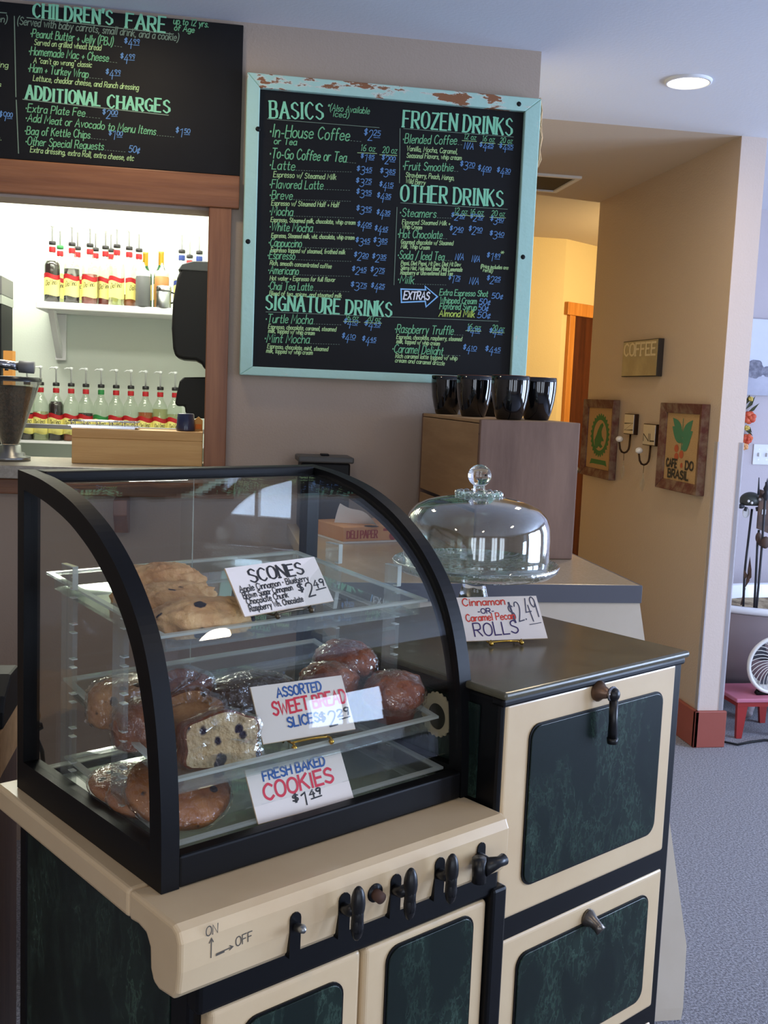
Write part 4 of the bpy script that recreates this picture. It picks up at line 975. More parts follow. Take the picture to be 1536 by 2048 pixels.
# three trays that lift out: gently sloping floor, raised lip all round
def tray(label, b0, b1, zf, zb, ta0=.624, ta1=1.072):
    t = sthing('acrylic_tray', label, 'tray', .848, (b0+b1)/2+.002, zf, 'clear acrylic trays in the display case', radians(.5))
    o = (.848,(b0+b1)/2,zf); k = (zb-zf)/(b1-b0); h = .016
    def Z(b): return zf+(b-b0)*k
    def slab(g, x0, x1, y0, y1, dz0, dz1):
        v = [(x0,y0,Z(y0)+dz0),(x1,y0,Z(y0)+dz0),(x1,y1,Z(y1)+dz0),(x0,y1,Z(y1)+dz0),(x0,y0,Z(y0)+dz1),(x1,y0,Z(y0)+dz1),(x1,y1,Z(y1)+dz1),(x0,y1,Z(y1)+dz1)]
        return g.add(v, [(3,2,1,0),(4,5,6,7),(0,1,5,4),(1,2,6,5),(2,3,7,6),(3,0,4,7)])
    slab(G(o),ta0+.012,ta1-.012,b0+.010,b1-.010,-.004,-.001).build('floor_sheet', M_tray, t)
    w = .003
    g = G(o); slab(g,ta0+.012,ta1-.012,b0+.007,b0+.010,-.004,h); slab(g,ta0+.012,ta1-.012,b1-.010,b1-.007,-.004,h); slab(g,ta0+.009,ta0+.012,b0+.007,b1-.007,-.004,h); slab(g,ta1-.012,ta1-.009,b0+.007,b1-.007,-.004,h)
    g.build('lip', M_acr, t)
    g = G(o); slab(g,ta0,ta1,b0,b0+.007,h,h+.0035); slab(g,ta0,ta1,b1-.007,b1,h,h+.0035); slab(g,ta0,ta0+.009,b0+.007,b1-.007,h,h+.0035); slab(g,ta1-.009,ta1,b0+.007,b1-.007,h,h+.0035)
    g.build('rim', M_rim, t)
    return t
TR = {}
T1 = (1.105,1.430,1.178,1.206); T2 = (1.070,1.372,1.008,1.064); T3 = (1.066,1.366,.929,.952)
def tz(T, b): return T[2]+(b-T[0])*(T[3]-T[2])/(T[1]-T[0])
tray('top acrylic tray holding the scones', *T1); tray('middle acrylic tray holding wrapped bread slices and muffins', *T2); tray('bottom acrylic tray holding the cookies', *T3, ta0=.624, ta1=1.083)
# ------------------------------------------------------------------ price cards and their little easels
M_card = mat('white_card', (226,216,208), .7); M_cedge = mat('card_edge', (204,180,150), .8); M_brass = mat('brass', (196,156,70), .22, metal=1); M_wire = mat('dark_wire', (90,80,64), .3, metal=.8)
PEN = {'blk': mat('black_marker',(24,22,24),.6), 'blue': mat('blue_marker',(28,84,156),.6), 'red': mat('red_marker',(214,40,66),.6), 'or': mat('orange_red_marker',(206,56,40),.6), 'pur': mat('purple_marker',(52,34,90),.6), 'gry': mat('grey_marker',(74,74,92),.6)}
PNAME = {'blk':'black_lettering','blue':'blue_lettering','red':'red_lettering','or':'red_lettering','pur':'purple_lettering','gry':'grey_lettering'}
def card(name_label, bl, yaw, lean, W, H, writing):
    """a card whose lower left corner is at bl (world), its lower edge turned by yaw, leaning back by lean degrees"""
    t = thing('price_card', name_label, 'sign', bl, 0)
    t.rotation_euler = (radians(-lean), 0, radians(yaw)); t.rotation_mode = 'XYZ'
    G().box(0,W,0,.0022,0,H).build('card', M_card, t)
    G().box(-.0006,0,.0,.0022,0,H).box(0,W,0,.0022,-.0006,0).build('cut_edge', M_cedge, t)
    inks = {}
    for it in writing:
        kind, col = it[0], it[1]
        if col not in inks: inks[col] = Ink(lambda u, v: (u*W, -.0003, (1-v)*H))
        I = inks[col]; I.to3 = lambda u, v: (u, -.0003, v)
        X = lambda u: u*W
        Y = lambda v: (1-v)*H
        if kind == 't':
            _, _, s, x0, y0, x1, y1, h, w = it[:9]; I.text(s,(X(x0),Y(y0)),(X(x1),Y(y1)),h*H,w,serif=(len(it)>9),slant=.08)
        elif kind == 'p':
            _, _, d, c, x0, y0, x1, y1, h, w = it; I.price((X(x0),Y(y0)),(X(x1),Y(y1)),h*H,w,d,c)
        else:
            _, _, pts, w = it; I.line([(X(a),Y(b)) for a,b in pts],w)
    for c, I in inks.items(): I.build(PNAME[c], PEN[c], t)
    return t
def easel(label, bl, yaw, lean, W, H, m, span=(.3,.68), floor=None):
    """two curled feet and a cross bar under the card, and a prop behind it"""
    t = thing('card_easel', label, 'easel', bl, radians(yaw))
    def bk(h, off): return (off*cos(radians(lean))+h*sin(radians(lean)), -off*sin(radians(lean))+h*cos(radians(lean)))
    g = G(); L, R = W*span[0], W*span[1]; dz = floor
    for x in (L,R):
        g.tube([(x,-.012,dz+.004),(x,-.010,dz+.009),(x,-.004,-.0035),(x,.006,-.004),(x,.012,dz+.012),(x,.02,dz+.002)],.0016,8)
        g.ball((x,-.012,dz+.0042),.004,10,8)
    n = 8; g.tube([(L+(R-L)*i/n,-.005-.002*sin(pi*i/n),-.003+.006*sin(pi*i/n)*.35) for i in range(n+1)],.0016,8)
    y1, z1 = bk(H*.62,.0045)
    g.tube([(W*.5,y1,z1),(W*.5,y1+.028,dz+.003)],.0013,8)
    g.build('wire_stand', m, t)
    return t
def S2(a, b, z): return S(a,b,z)
# scones, on the top tray
b = 1.109; p = on_z(490,1233,1.212)
SC_ = (on_z(490,1233,1.212), 40, 35.5, .163, .069)
card('white price card headed SCONES on the top tray', SC_[0], *SC_[1:], [
 ('t','blk','SCONES',.2,.36,.80,.34,.26,.0027,1),('t','blk','Apple Cinnamon \u00b7 Blueberry',.05,.53,.82,.50,.13,.0014),('t','blk','Brown Sugar Cinnamon',.06,.66,.60,.64,.12,.0014),
 ('t','blk','Chocolate Chunk',.07,.79,.52,.77,.12,.0014),('t','blk','Raspberry Wh. Chocolate',.07,.93,.66,.91,.12,.0014),('p','blk','2','49',.66,.84,.98,.80,.30,.0021)])
easel('dark wire easel under the SCONES card', SC_[0], SC_[1], *SC_[2:], M_wire, (.28,.66), -.008)
SW_ = (on_z(527,1488,1.036), 24, 33, .142, .078)
card('white price card for assorted sweet bread slices on the middle tray', SW_[0], *SW_[1:], [
 ('t','blue','ASSORTED',.25,.25,.74,.23,.17,.0024),('t','red','SWEET BREAD',.17,.55,.98,.50,.23,.0031),('t','blue','SLICES',.29,.79,.63,.77,.17,.0025),('p','blk','2','29',.64,.90,.98,.86,.26,.0024)])
easel('brass easel under the sweet bread slices card', SW_[0], SW_[1], *SW_[2:], M_brass, (.28,.68), -.012)
CK_ = (on_z(517,1648,.945), 29.7, 31, .154, .070)
card('white price card for fresh baked cookies on the bottom tray', CK_[0], *CK_[1:], [
 ('t','blue','FRESH BAKED',.15,.27,.80,.24,.18,.0025),('t','red','COOKIES',.12,.63,.84,.58,.28,.0035),('p','blk','1','49',.38,.90,.68,.87,.24,.0022)])
easel('brass easel under the cookies card', CK_[0], CK_[1], *CK_[2:], M_brass, (.3,.64), -.007)
# ------------------------------------------------------------------ baked goods
def spots(m, c, scale, thr, seed=0.0):
    """add separate dark berries or chips to a crumb material"""
    nt = m.node_tree; N = nt.nodes; L = nt.links; p = N['Principled BSDF']
    old = p.inputs['Base Color'].links[0].from_socket
    tc = N.new('ShaderNodeTexCoord'); mp = N.new('ShaderNodeMapping'); mp.inputs['Location'].default_value = (seed,seed*.7,seed*1.3); L.new(tc.outputs['Object'], mp.inputs['Vector'])
    ns = N.new('ShaderNodeTexNoise'); ns.inputs['Scale'].default_value = 90; L.new(mp.outputs[0], ns.inputs['Vector'])
    ad = N.new('ShaderNodeVectorMath'); ad.operation = 'MULTIPLY_ADD'; ad.inputs[1].default_value = (.006,.006,.006); L.new(ns.outputs['Color'], ad.inputs[0]); L.new(mp.outputs[0], ad.inputs[2])
    v = N.new('ShaderNodeTexVoronoi'); v.inputs['Scale'].default_value = scale; L.new(ad.outputs[0], v.inputs['Vector'])
    r = N.new('ShaderNodeValToRGB'); r.color_ramp.elements[0].position = thr*.8; r.color_ramp.elements[1].position = thr; r.color_ramp.elements[0].color = (1,1,1,1); r.color_ramp.elements[1].color = (0,0,0,1)
    L.new(v.outputs['Distance'], r.inputs['Fac'])
    # only some cells hold a berry
    w = N.new('ShaderNodeSeparateColor'); L.new(v.outputs['Color'], w.inputs[0])
    gt = N.new('ShaderNodeMath'); gt.operation = 'GREATER_THAN'; gt.inputs[1].default_value = .25; L.new(w.outputs[0], gt.inputs[0])
    ml = N.new('ShaderNodeMath'); ml.operation = 'MULTIPLY'; L.new(r.outputs['Color'], ml.inputs[0]); L.new(gt.outputs[0], ml.inputs[1])
    mx = N.new('ShaderNodeMix'); mx.data_type = 'RGBA'; mx.inputs['B'].default_value = lin(c); L.new(old, mx.inputs['A']); L.new(ml.outputs[0], mx.inputs['Factor']); L.new(mx.outputs['Result'], p.inputs['Base Color'])
    return m
M_scone = spots(mat('scone_crust', (198,148,98), .75, mix=((224,182,128),26,.35,.65), bump=(60,.7)), (34,28,42), 34, .30)
M_scone2 = mat('plain_scone_crust', (194,140,90), .75, mix=((220,176,122),26,.35,.65), bump=(60,.6))
M_crust = mat('loaf_crust', (104,48,24), .5, mix=((140,74,38),20,.4,.65), bump=(70,.5))
M_crumb = spots(mat('loaf_crumb', (206,178,138), .8, mix=((226,204,166),60,.4,.65), bump=(160,.8)), (40,32,58), 42, .36, .8)
M_brown = mat('brown_bread', (122,66,34), .6, mix=((160,98,56),24,.4,.65), bump=(70,.5))
M_brown2 = spots(mat('spiced_bread', (160,112,74), .6, mix=((188,144,100),24,.4,.65), bump=(70,.5)), (44,26,20), 44, .3, .3)
M_choc = mat('chocolate_bread', (52,30,22), .55, mix=((74,46,34),30,.4,.65), bump=(80,.5))
M_muff = mat('muffin_top', (116,56,34), .5, mix=((158,90,56),26,.4,.65), bump=(70,.8)); M_liner = mat('muffin_paper', (104,50,34), .6, mix=((130,70,48),30,.4,.7))
M_cookie = spots(mat('cookie_dough', (158,94,40), .55, mix=((184,120,58),24,.4,.7), bump=(46,.5)), (46,28,20), 38, .26, .5)
M_wrap = glass_mat('plastic_wrap', (253,253,252), .075, rough=.035, power=2.4, bump=(30,1.0), hi=.6)
def bump_fn(seed, amp, sc, sq=1.0, flat=None):
    def fn(d):
        q = Vector((math.copysign(abs(d.x)**sq,d.x), math.copysign(abs(d.y)**sq,d.y), math.copysign(abs(d.z)**sq,d.z)))
        k = 1+amp*(noise.noise(d*sc+Vector((seed,seed*2.1,-seed)))+.5*noise.noise(d*sc*2.3+Vector((seed,0,seed))))
        q = q*k
        if flat is not None and q.z < flat: q.z = flat
        return q
    return fn
def craggy(seed, amp, sc, sq, flat):
    base = bump_fn(seed,amp,sc,sq,flat)
    def fn(d):
        q = base(d); return q*(1+.08*noise.noise(d*5+Vector((seed,1,2)))+.045*noise.noise(d*14+Vector((2,seed,1)))) if q.z > (flat or -9)+.02 else q
    return fn
def lump(g, c, r, seed, amp=.12, sc=1.8, sq=.85, flat=-.55, seg=40, ring=24): return g.ball(c, r, seg, ring, bump_fn(seed,amp,sc,sq,flat))
def at_tray(x, y, T, guess=None):
    """where the ray through a place in the picture meets a tray's sloping floor (stove frame)"""
    z = T[2]
    for _ in range(12): p = on_sz(x,y,z); z = tz(T,p.y)
    return on_sz(x,y,z)
def crinkle(d, q, seed, amp=.05):
    """sharp folds of cling film"""
    a = 1-abs(noise.noise(d*5+Vector((seed,2,0))))*2; b = 1-abs(noise.noise(Vector((d.x*4,d.y*14,d.z*10))+Vector((0,seed,4))))*2
    k = 1+amp*.6*max(0,a)**3+amp*.8*max(0,b)**3
    return Vector((q.x*k, q.y*k, q.z*k if q.z > 0 else q.z))
def food(name, label, cat, p, turn=0, group=None, lift=.0012): return sthing(name, label, cat, p.x, p.y, p.z+lift, group, radians(turn))
def wrap(root, g): g.build('plastic_wrap', M_wrap, root)
GS = 'scones on the top tray'
def scone(label, x, y, r, seed, turn, m):
    p = at_tray(x,y,T1); t = food('scone', label, 'scone', p, turn, GS); f = -.5
    G().ball((0,0,r[2]*.5), r, 72, 40, craggy(seed,.15,1.7,.8,f)).build('scone_body', m, t)
    return t
scone('foremost blueberry scone on the top tray', 404,1264,(.072,.038,.028),1.3,-4,M_scone)
scone('blueberry scone in the middle of the three, partly behind the case frame', 346,1228,(.066,.034,.028),4.1,6,M_scone)
scone('rearmost plain golden scone on the top tray', 318,1200,(.068,.034,.034),7.7,-6,M_scone2)
# loaf slices and muffins on the middle tray
def slice_prism(w, h, th, rr=.01, seed=0):
    """outline of a loaf slice: flat foot, sides leaning out, domed and split top"""
    P = []
    L = [(-.46,0),(.46,0),(.50,.35),(.52,.66),(.46,.80),(.34,.86),(.20,.97),(.05,1.0),(-.12,.96),(-.30,.87),(-.47,.80),(-.52,.66),(-.50,.35)]
    for u,v in L:
        k = .03*noise.noise(Vector((u*3+seed,v*3,seed))); P.append((u*w+k*w, max(0,v*h+(k*h if v>0 else 0))))
    return _crom(P+[P[0]])[:-1]
GB = 'wrapped bread slices on the middle tray'
def slice_(label, x, y, w, h, th, turn, lean, mcrust, mcrumb, seed, dz=0):
    p = at_tray(x,y,T2); t = food('bread_slice', label, 'bread slice', p, turn, GB, .0012+dz)
    P = slice_prism(w,h,th,seed=seed)
    M = Matrix.Rotation(radians(lean),4,'X')
    g = G(); g.M = M; g.prism(P, 0, th, 'y').build('crust', mcrust, t, bevel=.004, seg=3)
    Q = [(u*.94, h*.03+v*.93) for u,v in P]
    g = G(); g.M = M; g.prism(Q, -.0012, .0, 'y'); g.build('crumb_face', mcrumb, t)
    g = G(); g.M = M; W = [(u*1.05,max(-.0006,v*1.05)) for u,v in P]
    n = len(W); v = []; f = []
    for layer,(yy,k) in enumerate(((-.0045,.55),(-.004,1.0),(th*.5,1.02),(th+.003,1.0))):
        for i,(a,b_) in enumerate(W):
            q = .004*noise.noise(Vector((a*60,b_*60,yy*90+seed)))
            v.append((a*k*(1+q), yy+q*.5, max(-.0004,(b_-h*.5)*k+h*.5)+q*.4))
    for l in range(3):
        for i in range(n):
            j = (i+1)%n; f.append((l*n+i,l*n+j,(l+1)*n+j,(l+1)*n+i))
    f.append(tuple(range(n)))
    g.add(v,f,True); wrap(t,g)
    return t
slice_('large pale blueberry bread slice at the front of the middle tray',449,1533,.098,.070,.046,-15,-14,M_crust,M_crumb,2.0)
slice_('blueberry bread slice lying just behind the front slice, half hidden by the case frame',385,1492,.100,.070,.03,-12,-28,M_crust,M_brown2,5.0,.004)
slice_('reddish brown bread slice behind the blueberry slices, beside the case frame',372,1450,.095,.074,.034,-8,-30,M_brown,M_brown,8.0,.006)
def bun(label, x, y, r, seed, turn, m, T=T2, name='wrapped_bread', cat='bread', group=GB, dz=0):
    p = at_tray(x,y,T); t = food(name, label, cat, p, turn, group, .0012+dz)
    lump(G(), (0,0,r[2]*.55), r, seed, .10, 1.9, .7, -.55).build('loaf', m, t)
    g = G(); f0 = bump_fn(seed,.10,1.9,.7,-.54)
    g.ball((0,0,r[2]*.56), (r[0]*1.04,r[1]*1.05,r[2]*1.06), 96, 60, lambda d: crinkle(d, f0(d), seed)); wrap(t,g)
    return t
bun('wrapped brown bread slice at the left end of the middle tray',246,1442,(.047,.036,.036),3.3,10,M_brown2)
bun('small wrapped brown bread beside the left end slice, against the case frame',282,1490,(.036,.03,.036),6.3,-20,M_brown)
bun('dark chocolate loaf slice in crinkled wrap behind the sweet bread card',496,1416,(.066,.034,.030),9.1,4,M_choc)
GM = 'wrapped muffins on the middle tray'
def muffin(label, x, y, seed, T=T2, dz=0, tilt=0, s=1.0, liner=True):
    p = at_tray(x,y,T); t = food('muffin', label, 'muffin', p, seed*40, GM, .0012+dz)
    g = G(); pr = []
    for i in range(96):
        a = 2*pi*i/96; k = 1+.03*(i%2*2-1); pr.append((a,k))
    v = []; f = []
    for z,r in ((0,.028),(.034*s,.0365*s)):
        for a,k in pr: v.append((r*k*cos(a),r*k*sin(a),z))
    n = 96
    for i in range(n):
        j=(i+1)%n; f.append((i,j,n+j,n+i))
    f.append(tuple(range(n))[::-1])
    M = Matrix.Rotation(radians(tilt),4,'Y'); g.M = M
    g.add(v,f,True); g.build('paper_liner', M_liner, t)
    g = G(); g.M = M; lump(g,(0,0,.040*s),(.045*s,.044*s,.030*s),seed,.12,2.4,.9,-.5).build('muffin_top', M_muff, t)
    g = G(); g.M = M
    def fn(d):
        k = 1+.05*noise.noise(d*4+Vector((seed,0,0)))
        r = 1.0 if d.z > -.2 else 1.0-.30*(-.2-d.z)
        return Vector((d.x*k*r, d.y*k*r, max(-.98,d.z*k)))
    g.ball((0,0,.036*s),(.0475*s,.0465*s,.0355*s),96,60,lambda d: crinkle(d, fn(d), seed, .04)); wrap(t,g)
    return t
muffin('wrapped muffin at the right front of the middle tray, in a pleated paper liner',786,1440,1.0,s=1.02)
muffin('wrapped muffin behind the sweet bread card, second of the three',656,1414,2.2,s=.95)
muffin('rearmost wrapped muffin, highest of the three on the middle tray',688,1380,3.7,s=1.08)
# cookies on the bottom tray
GC = 'wrapped cookies on the bottom tray'
def cookie(label, x, y, r, th, seed, turn, lean, dz=0):
    p = at_tray(x,y,T3); t = food('cookie', label, 'cookie', p, turn, GC, .0012+dz)
    M = Matrix.Rotation(radians(lean),4,'X')
    def fn(d):
        k = 1+.05*noise.noise(d*2+Vector((seed,0,0))); z = math.copysign(abs(d.z)**.8, d.z)
        return Vector((d.x*k, d.y*k, z))
    g = G(); g.M = M; g.ball((0,0,0),(r,r*.92,th),40,20,fn)
    low = min(v[2] for v in g.v); g.v = [(a,b_,c-low) for a,b_,c in g.v]; g.build('cookie_body', M_cookie, t)
    g = G(); g.M = M; g.ball((0,0,0),(r*1.02,r*.95,th*1.08),96,60,lambda d: crinkle(d, fn(d), seed, .04))
    g.v = [(a,b_,max(0.0002,c-low)) for a,b_,c in g.v]; wrap(t,g)
    return t
cookie('large wrapped chocolate chip cookie at the front of the bottom tray',356,1634,.070,.021,1.0,0,26)
cookie('wrapped cookie in crinkled film at the left rear of the bottom tray',262,1592,.060,.015,3.0,30,6)
cookie('wrapped cookie tucked between the left rear cookie and the front cookie',292,1625,.050,.014,5.0,-20,16,.004)
# ------------------------------------------------------------------ counter behind the range and what stands on it
CY, CZ = 2.385, 1.06
M_ctop = mat('counter_top_laminate', (172,154,126), .25, mix=((182,164,138),160,.4,.65)); M_cedge2 = mat('counter_edge_grey', (92,94,104), .4)
M_panel = mat('ivory_panel', (214,202,184), .5, mix=((204,190,170),3,.4,.7))
cn = thing('serving_counter', 'ivory serving counter with grey edged top behind the range', 'counter', (.70,2.9,0)); co = (.70,2.9,0)
G(co).box(.26,1.045,CY+.0045,3.43,1.017,CZ).build('countertop', M_ctop, cn, bevel=.002)
G(co).box(.26,1.05,CY,CY+.004,1.016,CZ-.0005).box(1.0455,1.05,CY+.0045,3.43,1.016,CZ-.0005).build('edge_band', M_cedge2, cn, bevel=.001)
_t = ((.32,1.048,CY+.006,1.0155),(.32,1.187,2.288,.18),(.32,1.180,2.268,.03),(.32,1.176,2.266,.0)); v = []
for dy in (0,.02):
    for x0, x1, y, z in _t: v += [(x0,y+dy,z),(x1,y+dy,z)]
f = []
for i in range(3): f += [(2*i,2*i+1,2*i+3,2*i+2)[::-1],(8+2*i,8+2*i+1,8+2*i+3,8+2*i+2),(2*i+1,2*i+3,8+2*i+3,8+2*i+1)[::-1],(2*i,2*i+2,8+2*i+2,8+2*i)]
f += [(0,8,9,1),(6,7,15,14)]
G(co).add(v,f).build('front_panel', M_panel, cn)
G(co).box(.32,1.03,CY+.031,3.41,.02,1.0155).build('carcass', M_panel, cn)
# crate
M_crateA = wood('crate_end_wood', (104,80,68), (136,108,92), 2, 5, .75, grain=7); M_crateB = wood('crate_slat_wood', (150,118,84), (176,144,106), 1, 5, .75, grain=9)
ang = radians(3.0); kx = (.72,2.755)
cr = thing('wooden_crate', 'long old wooden crate stood on the counter under the black mugs', 'crate', (kx[0],kx[1],CZ+.0005), ang); W, D, Hh = .287, .635, .379
G().box(0,W,0,.016,0,Hh).build('end_board', M_crateA, cr, bevel=.003); G().box(0,W,D-.016,D,0,Hh).build('end_board', M_crateA, cr, bevel=.003)
for x0, x1 in ((0,.009),(W-.009,W)):
    G().box(x0,x1,.0165,D-.0165,.134,Hh-.012).build('side_slat', M_crateB, cr, bevel=.002); G().box(x0,x1,.0165,D-.0165,0.001,.122).build('side_slat', M_crateB, cr, bevel=.002)
for i in range(3):
    w = W/3; G().box(.001+i*w,(i+1)*w-.003,.0165,D-.0165,Hh-.010,Hh).build('top_slat', M_crateB, cr, bevel=.002)
g = G()
for z in (.16,.25,.34,.05,.10):
    for x in (-.0008,): g.lathe([(0,0),(.003,0)],(x,.008,z),8,axis='x')
g.build('nails', mat('rusty_nail',(60,40,30),.8), cr)
# mugs
M_mug = mat('black_glaze', (10,11,14), .06, spec=.6, coat=.5); M_rimw = mat('worn_rim', (110,60,40), .3)
zt_ = CZ+.0005+Hh
GMUG = 'black glazed mugs on the crate'
def mug(x, Y, lab):
    q = on_y(x,790,Y); t = thing('mug', lab, 'mug', (q.x,Y,zt_+.0006), 0, GMUG)
    R = .0535; prof = [(0,0),(.033,0),(.036,.003),(.043,.025),(.0495,.055),(.0528,.085),(R,.108),(.0525,.121),(.0505,.1215),(.0500,.115),(.048,.06),(.036,.014),(0,.010)]
    G().lathe(prof, seg=48).build('cup_body', M_mug, t); G().lathe([(.0527,.1208),(.0516,.1222),(.0503,.1216)], seg=48).build('rim', M_rimw, t)
mug(1020,2.845,'foremost black mug on the crate, overlapping the rightmost one')
mug(948,3.07,'second black mug from left on the crate'); mug(895,3.31,'leftmost black mug on the crate')
mug(1075,2.945,'rightmost black mug on the crate, partly behind the foremost'); mug(990,3.22,'black mug almost hidden behind the second and the foremost mugs')
# napkin dispenser and deli paper
bn = thing('napkin_dispenser', 'tall black dispenser with a grey lid on the counter against the back wall', 'dispenser', (.366,3.35,CZ+.0005))
G().box(-.078,.078,-.06,.06,0,.212).build('body', M_black, bn, bevel=.006); G().box(-.088,.088,-.07,.07,.2125,.232).build('lid', mat('lid_grey',(74,74,72),.45), bn, bevel=.005); G().box(-.012,.014,-.02,.02,.2325,.238).build('lid_button', M_black, bn, bevel=.002)
M_deli = mat('deli_carton', (204,146,98), .6, mix=((214,160,112),12,.4,.7)); M_delip = mat('deli_print', (156,44,36), .6); M_paper = mat('white_paper', (226,224,222), .7); M_dark = mat('hole_shade', (40,30,26), .9)
q = on_z(686,1088,CZ)
dl = thing('deli_paper_box', 'open carton of deli paper on the counter with sheets pulled out', 'carton', (q.x,q.y,CZ+.0005), radians(20)); w, d, h = .213, .195, .047
G().box(0,w,0,d,.006,h).build('carton', M_deli, dl, bevel=.001); G().box(-.001,w+.001,-.001,d+.001,0,.0055).build('bottom_tray', M_paper, dl)
ik = Ink(lambda u, v: (u,-.0006,v)); ik.text('DELI PAPER',(.012,.015),(.112,.015),.022,.0032,serif=True,slant=0); ik.build('red_lettering', M_delip, dl)
G().box(.132,.205,-.0006,-.0002,.034,.0415).lathe([(0,0),(.012,0)],(.165,-.0005,.018),20,axis='y').build('printed_marks', M_delip, dl)
G().lathe([(0,0),(.022,0)],(.098,.0,.0),24).build('thumb_hole_shade', M_dark, dl, loc=(0,.012,h+.0004))  # flat dark disc painted for the shade inside a hole
v = []; n = 10
for i in range(n+1):
    u = i/n
    for k in range(6):
        s = k/5; v.append((.02+.085*u+.012*s, .10-.085*u*(.6+.4*s)-.01*s, h+.002+.058*(1-u)*s**.8+.012*sin(pi*u)*s+.006*sin(u*7+s*3)*s))
f = [(i*6+k,(i+1)*6+k,(i+1)*6+k+1,i*6+k+1) for i in range(n) for k in range(5)]
G().add(v,f,True).build('pulled_sheets', M_paper, dl)
# ------------------------------------------------------------------ glass cake stand, its dome, and the rolls card on the oven top
M_dome = glass_mat('dome_glass', (244,248,246), .07, power=2.2, hi=.9); M_solid = mat('solid_glass', (250,252,250), .02, trans=1, ior=1.45)
M_plate = glass_mat('pressed_glass', (232,240,234), .10, body=.015, power=1.8, bump=(50,.35), hi=.95)
OT = 1.0835
ks = S(1.402,1.327,OT)
cs = thing('cake_stand', 'footed clear glass cake stand on the dark oven top behind the rolls card', 'cake stand', ks)
G().lathe([(0,.004),(.020,.006),(.030,.002),(.056,0),(.060,.003),(.056,.010),(.040,.024),(.028,.045),(.022,.07),(.024,.090),(.036,.098),(.05,.101),(0,.102)], seg=48).build('pedestal', M_solid, cs)
pr = [(0,.1025),(.05,.1015),(.118,.094),(.142,.096),(.152,.104),(.1545,.113),(.152,.115),(.144,.108),(.125,.104),(0,.109)]
G().lathe(pr, seg=64).build('plate', M_plate, cs)
dm = thing('cake_dome', 'clear glass dome with a ball knob covering the empty cake stand', 'glass dome', ks+Vector((0,0,.1065)))
out = [(.1345,0),(.1350,.02),(.1350,.055),(.1335,.075),(.127,.094),(.113,.109),(.094,.1185),(.07,.125),(.045,.1295),(.034,.131)]
inn = [(r-.003,z-.002) for r,z in out[::-1]]; inn[-1] = (out[0][0]-.003,0)
G().lathe(out+inn+[out[0]], seg=72).build('dome_shell', M_dome, dm)
g = G()
for i in range(16):
    a = 2*pi*i/16; g.ball((.0385*cos(a),.0385*sin(a),.1335),(.007,.007,.006),10,8)
g.lathe([(0,.130),(.030,.131),(.033,.1345),(.020,.138),(0,.139)], seg=40)
g.build('beaded_collar', M_plate, dm)
g = G(); g.lathe([(0,.1385),(.013,.1385),(.0105,.143),(.011,.148),(0,.149)], seg=28); g.ball((0,0,.1665),(.0215,.0215,.0205),32,20); g.build('ball_knob', M_solid, dm)
RL_ = (on_z(932,1282,OT+.008), 8.5, 40, .152, .083)
card('white price card for cinnamon or caramel pecan rolls on the dark oven top', RL_[0], *RL_[1:], [
 ('t','or','Cinnamon',.06,.21,.58,.19,.17,.0022),('t','pur','-OR-',.22,.39,.42,.38,.11,.0018),('t','or','Caramel Pecan',.06,.57,.66,.53,.16,.0020),('t','pur','ROLLS',.12,.91,.66,.86,.29,.0024),
 ('t','gry','$2.49',.62,.62,.98,.50,.46,.0022),('l','gry',[(.82,.68),(.97,.64)],.0014)])
easel('brass easel under the rolls card on the oven top', RL_[0], RL_[1], *RL_[2:], M_brass, (.27,.64), -.0075)
# small scalloped badge on the case's right inner side
c_ = onp = None
d_ = ray(878,1430); nA = SA; tt = (nA*1.0925-CAM).dot(nA)/d_.dot(nA); pb = ab(CAM+d_*tt)
g = G(CO); n = 22; P = []; Q = []
for i in range(n*4):
    a = 2*pi*i/(n*4); r = .0335+.0014*sin(a*n); P.append((pb.y+r*cos(a)*.95,pb.z+r*sin(a))); Q.append((pb.y+.020*cos(a)*.95,pb.z-.003+.020*sin(a)))
g.band(P,Q,1.0895,1.0925,'x'); g.build('scalloped_badge', mat('old_ivory',(176,160,128),.5), dc)
G(CO).prism(Q,1.0915,1.0923,'x').build('badge_centre', mat('badge_dark',(40,36,24),.4), dc)
# ------------------------------------------------------------------ behind and left of the range
sp = sthing('slotted_spatula', 'black slotted spatula standing behind the left end of the display case', 'utensil', .62, 1.4585, .9105)
g = G((.62,1.4585,.9105)); pl = 1.4585
def onb(x, y, b=1.4585):
    d = ray(x,y); t = (SB*b-CAM).dot(SB)/d.dot(SB); return ab(CAM+d*t)
A_ = [onb(*q) for q in ((58,1556),(90,1548),(86,1500),(70,1466),(58,1462))]
base_z = min(p.z for p in A_)
def fix(p): return Vector((p.x, p.y, p.z-base_z+.9112))
for s_ in range(4):
    u = s_/3.0; p0_ = fix(onb(42+47*u,1552-6*u)); p1_ = fix(onb(52+18*u,1466+0*u)); p2_ = fix(onb(46+38*u,1502-2*u)); g.tube([p0_,p2_,p1_],.0035,8)
g.tube([fix(onb(40,1553)),fix(onb(90,1546))],.004,8); g.build('blade', M_iron, sp)
g = G((.62,1.4585,.9105)); g.tube([fix(onb(*q)) for q in ((58,1466),(70,1460),(84,1452),(82,1446),(66,1442),(54,1440))],.003,8); g.build('loop', M_iron, sp)
g = G((.62,1.4585,.9105)); pk = fix(onb(68,1430)); g.ball(pk,(.010,.008,.012)); g.tube([fix(onb(54,1440)),pk],.0035,8); g.build('wood_knob', mat('handle_wood',(150,116,80),.6), sp)
M_cab = wood('shaded_brown_wood', (52,34,26), (72,48,36), 2, 5, .5); M_tan = wood('tan_wood', (150,112,72), (170,130,88), 0, 5, .5)  # dark brown body colour also holds the shade below the tan drawer case
yc = 1.95; xr_ = on_y(36,1500,yc+.21).x; zc_ = on_y(20,1462,yc).z
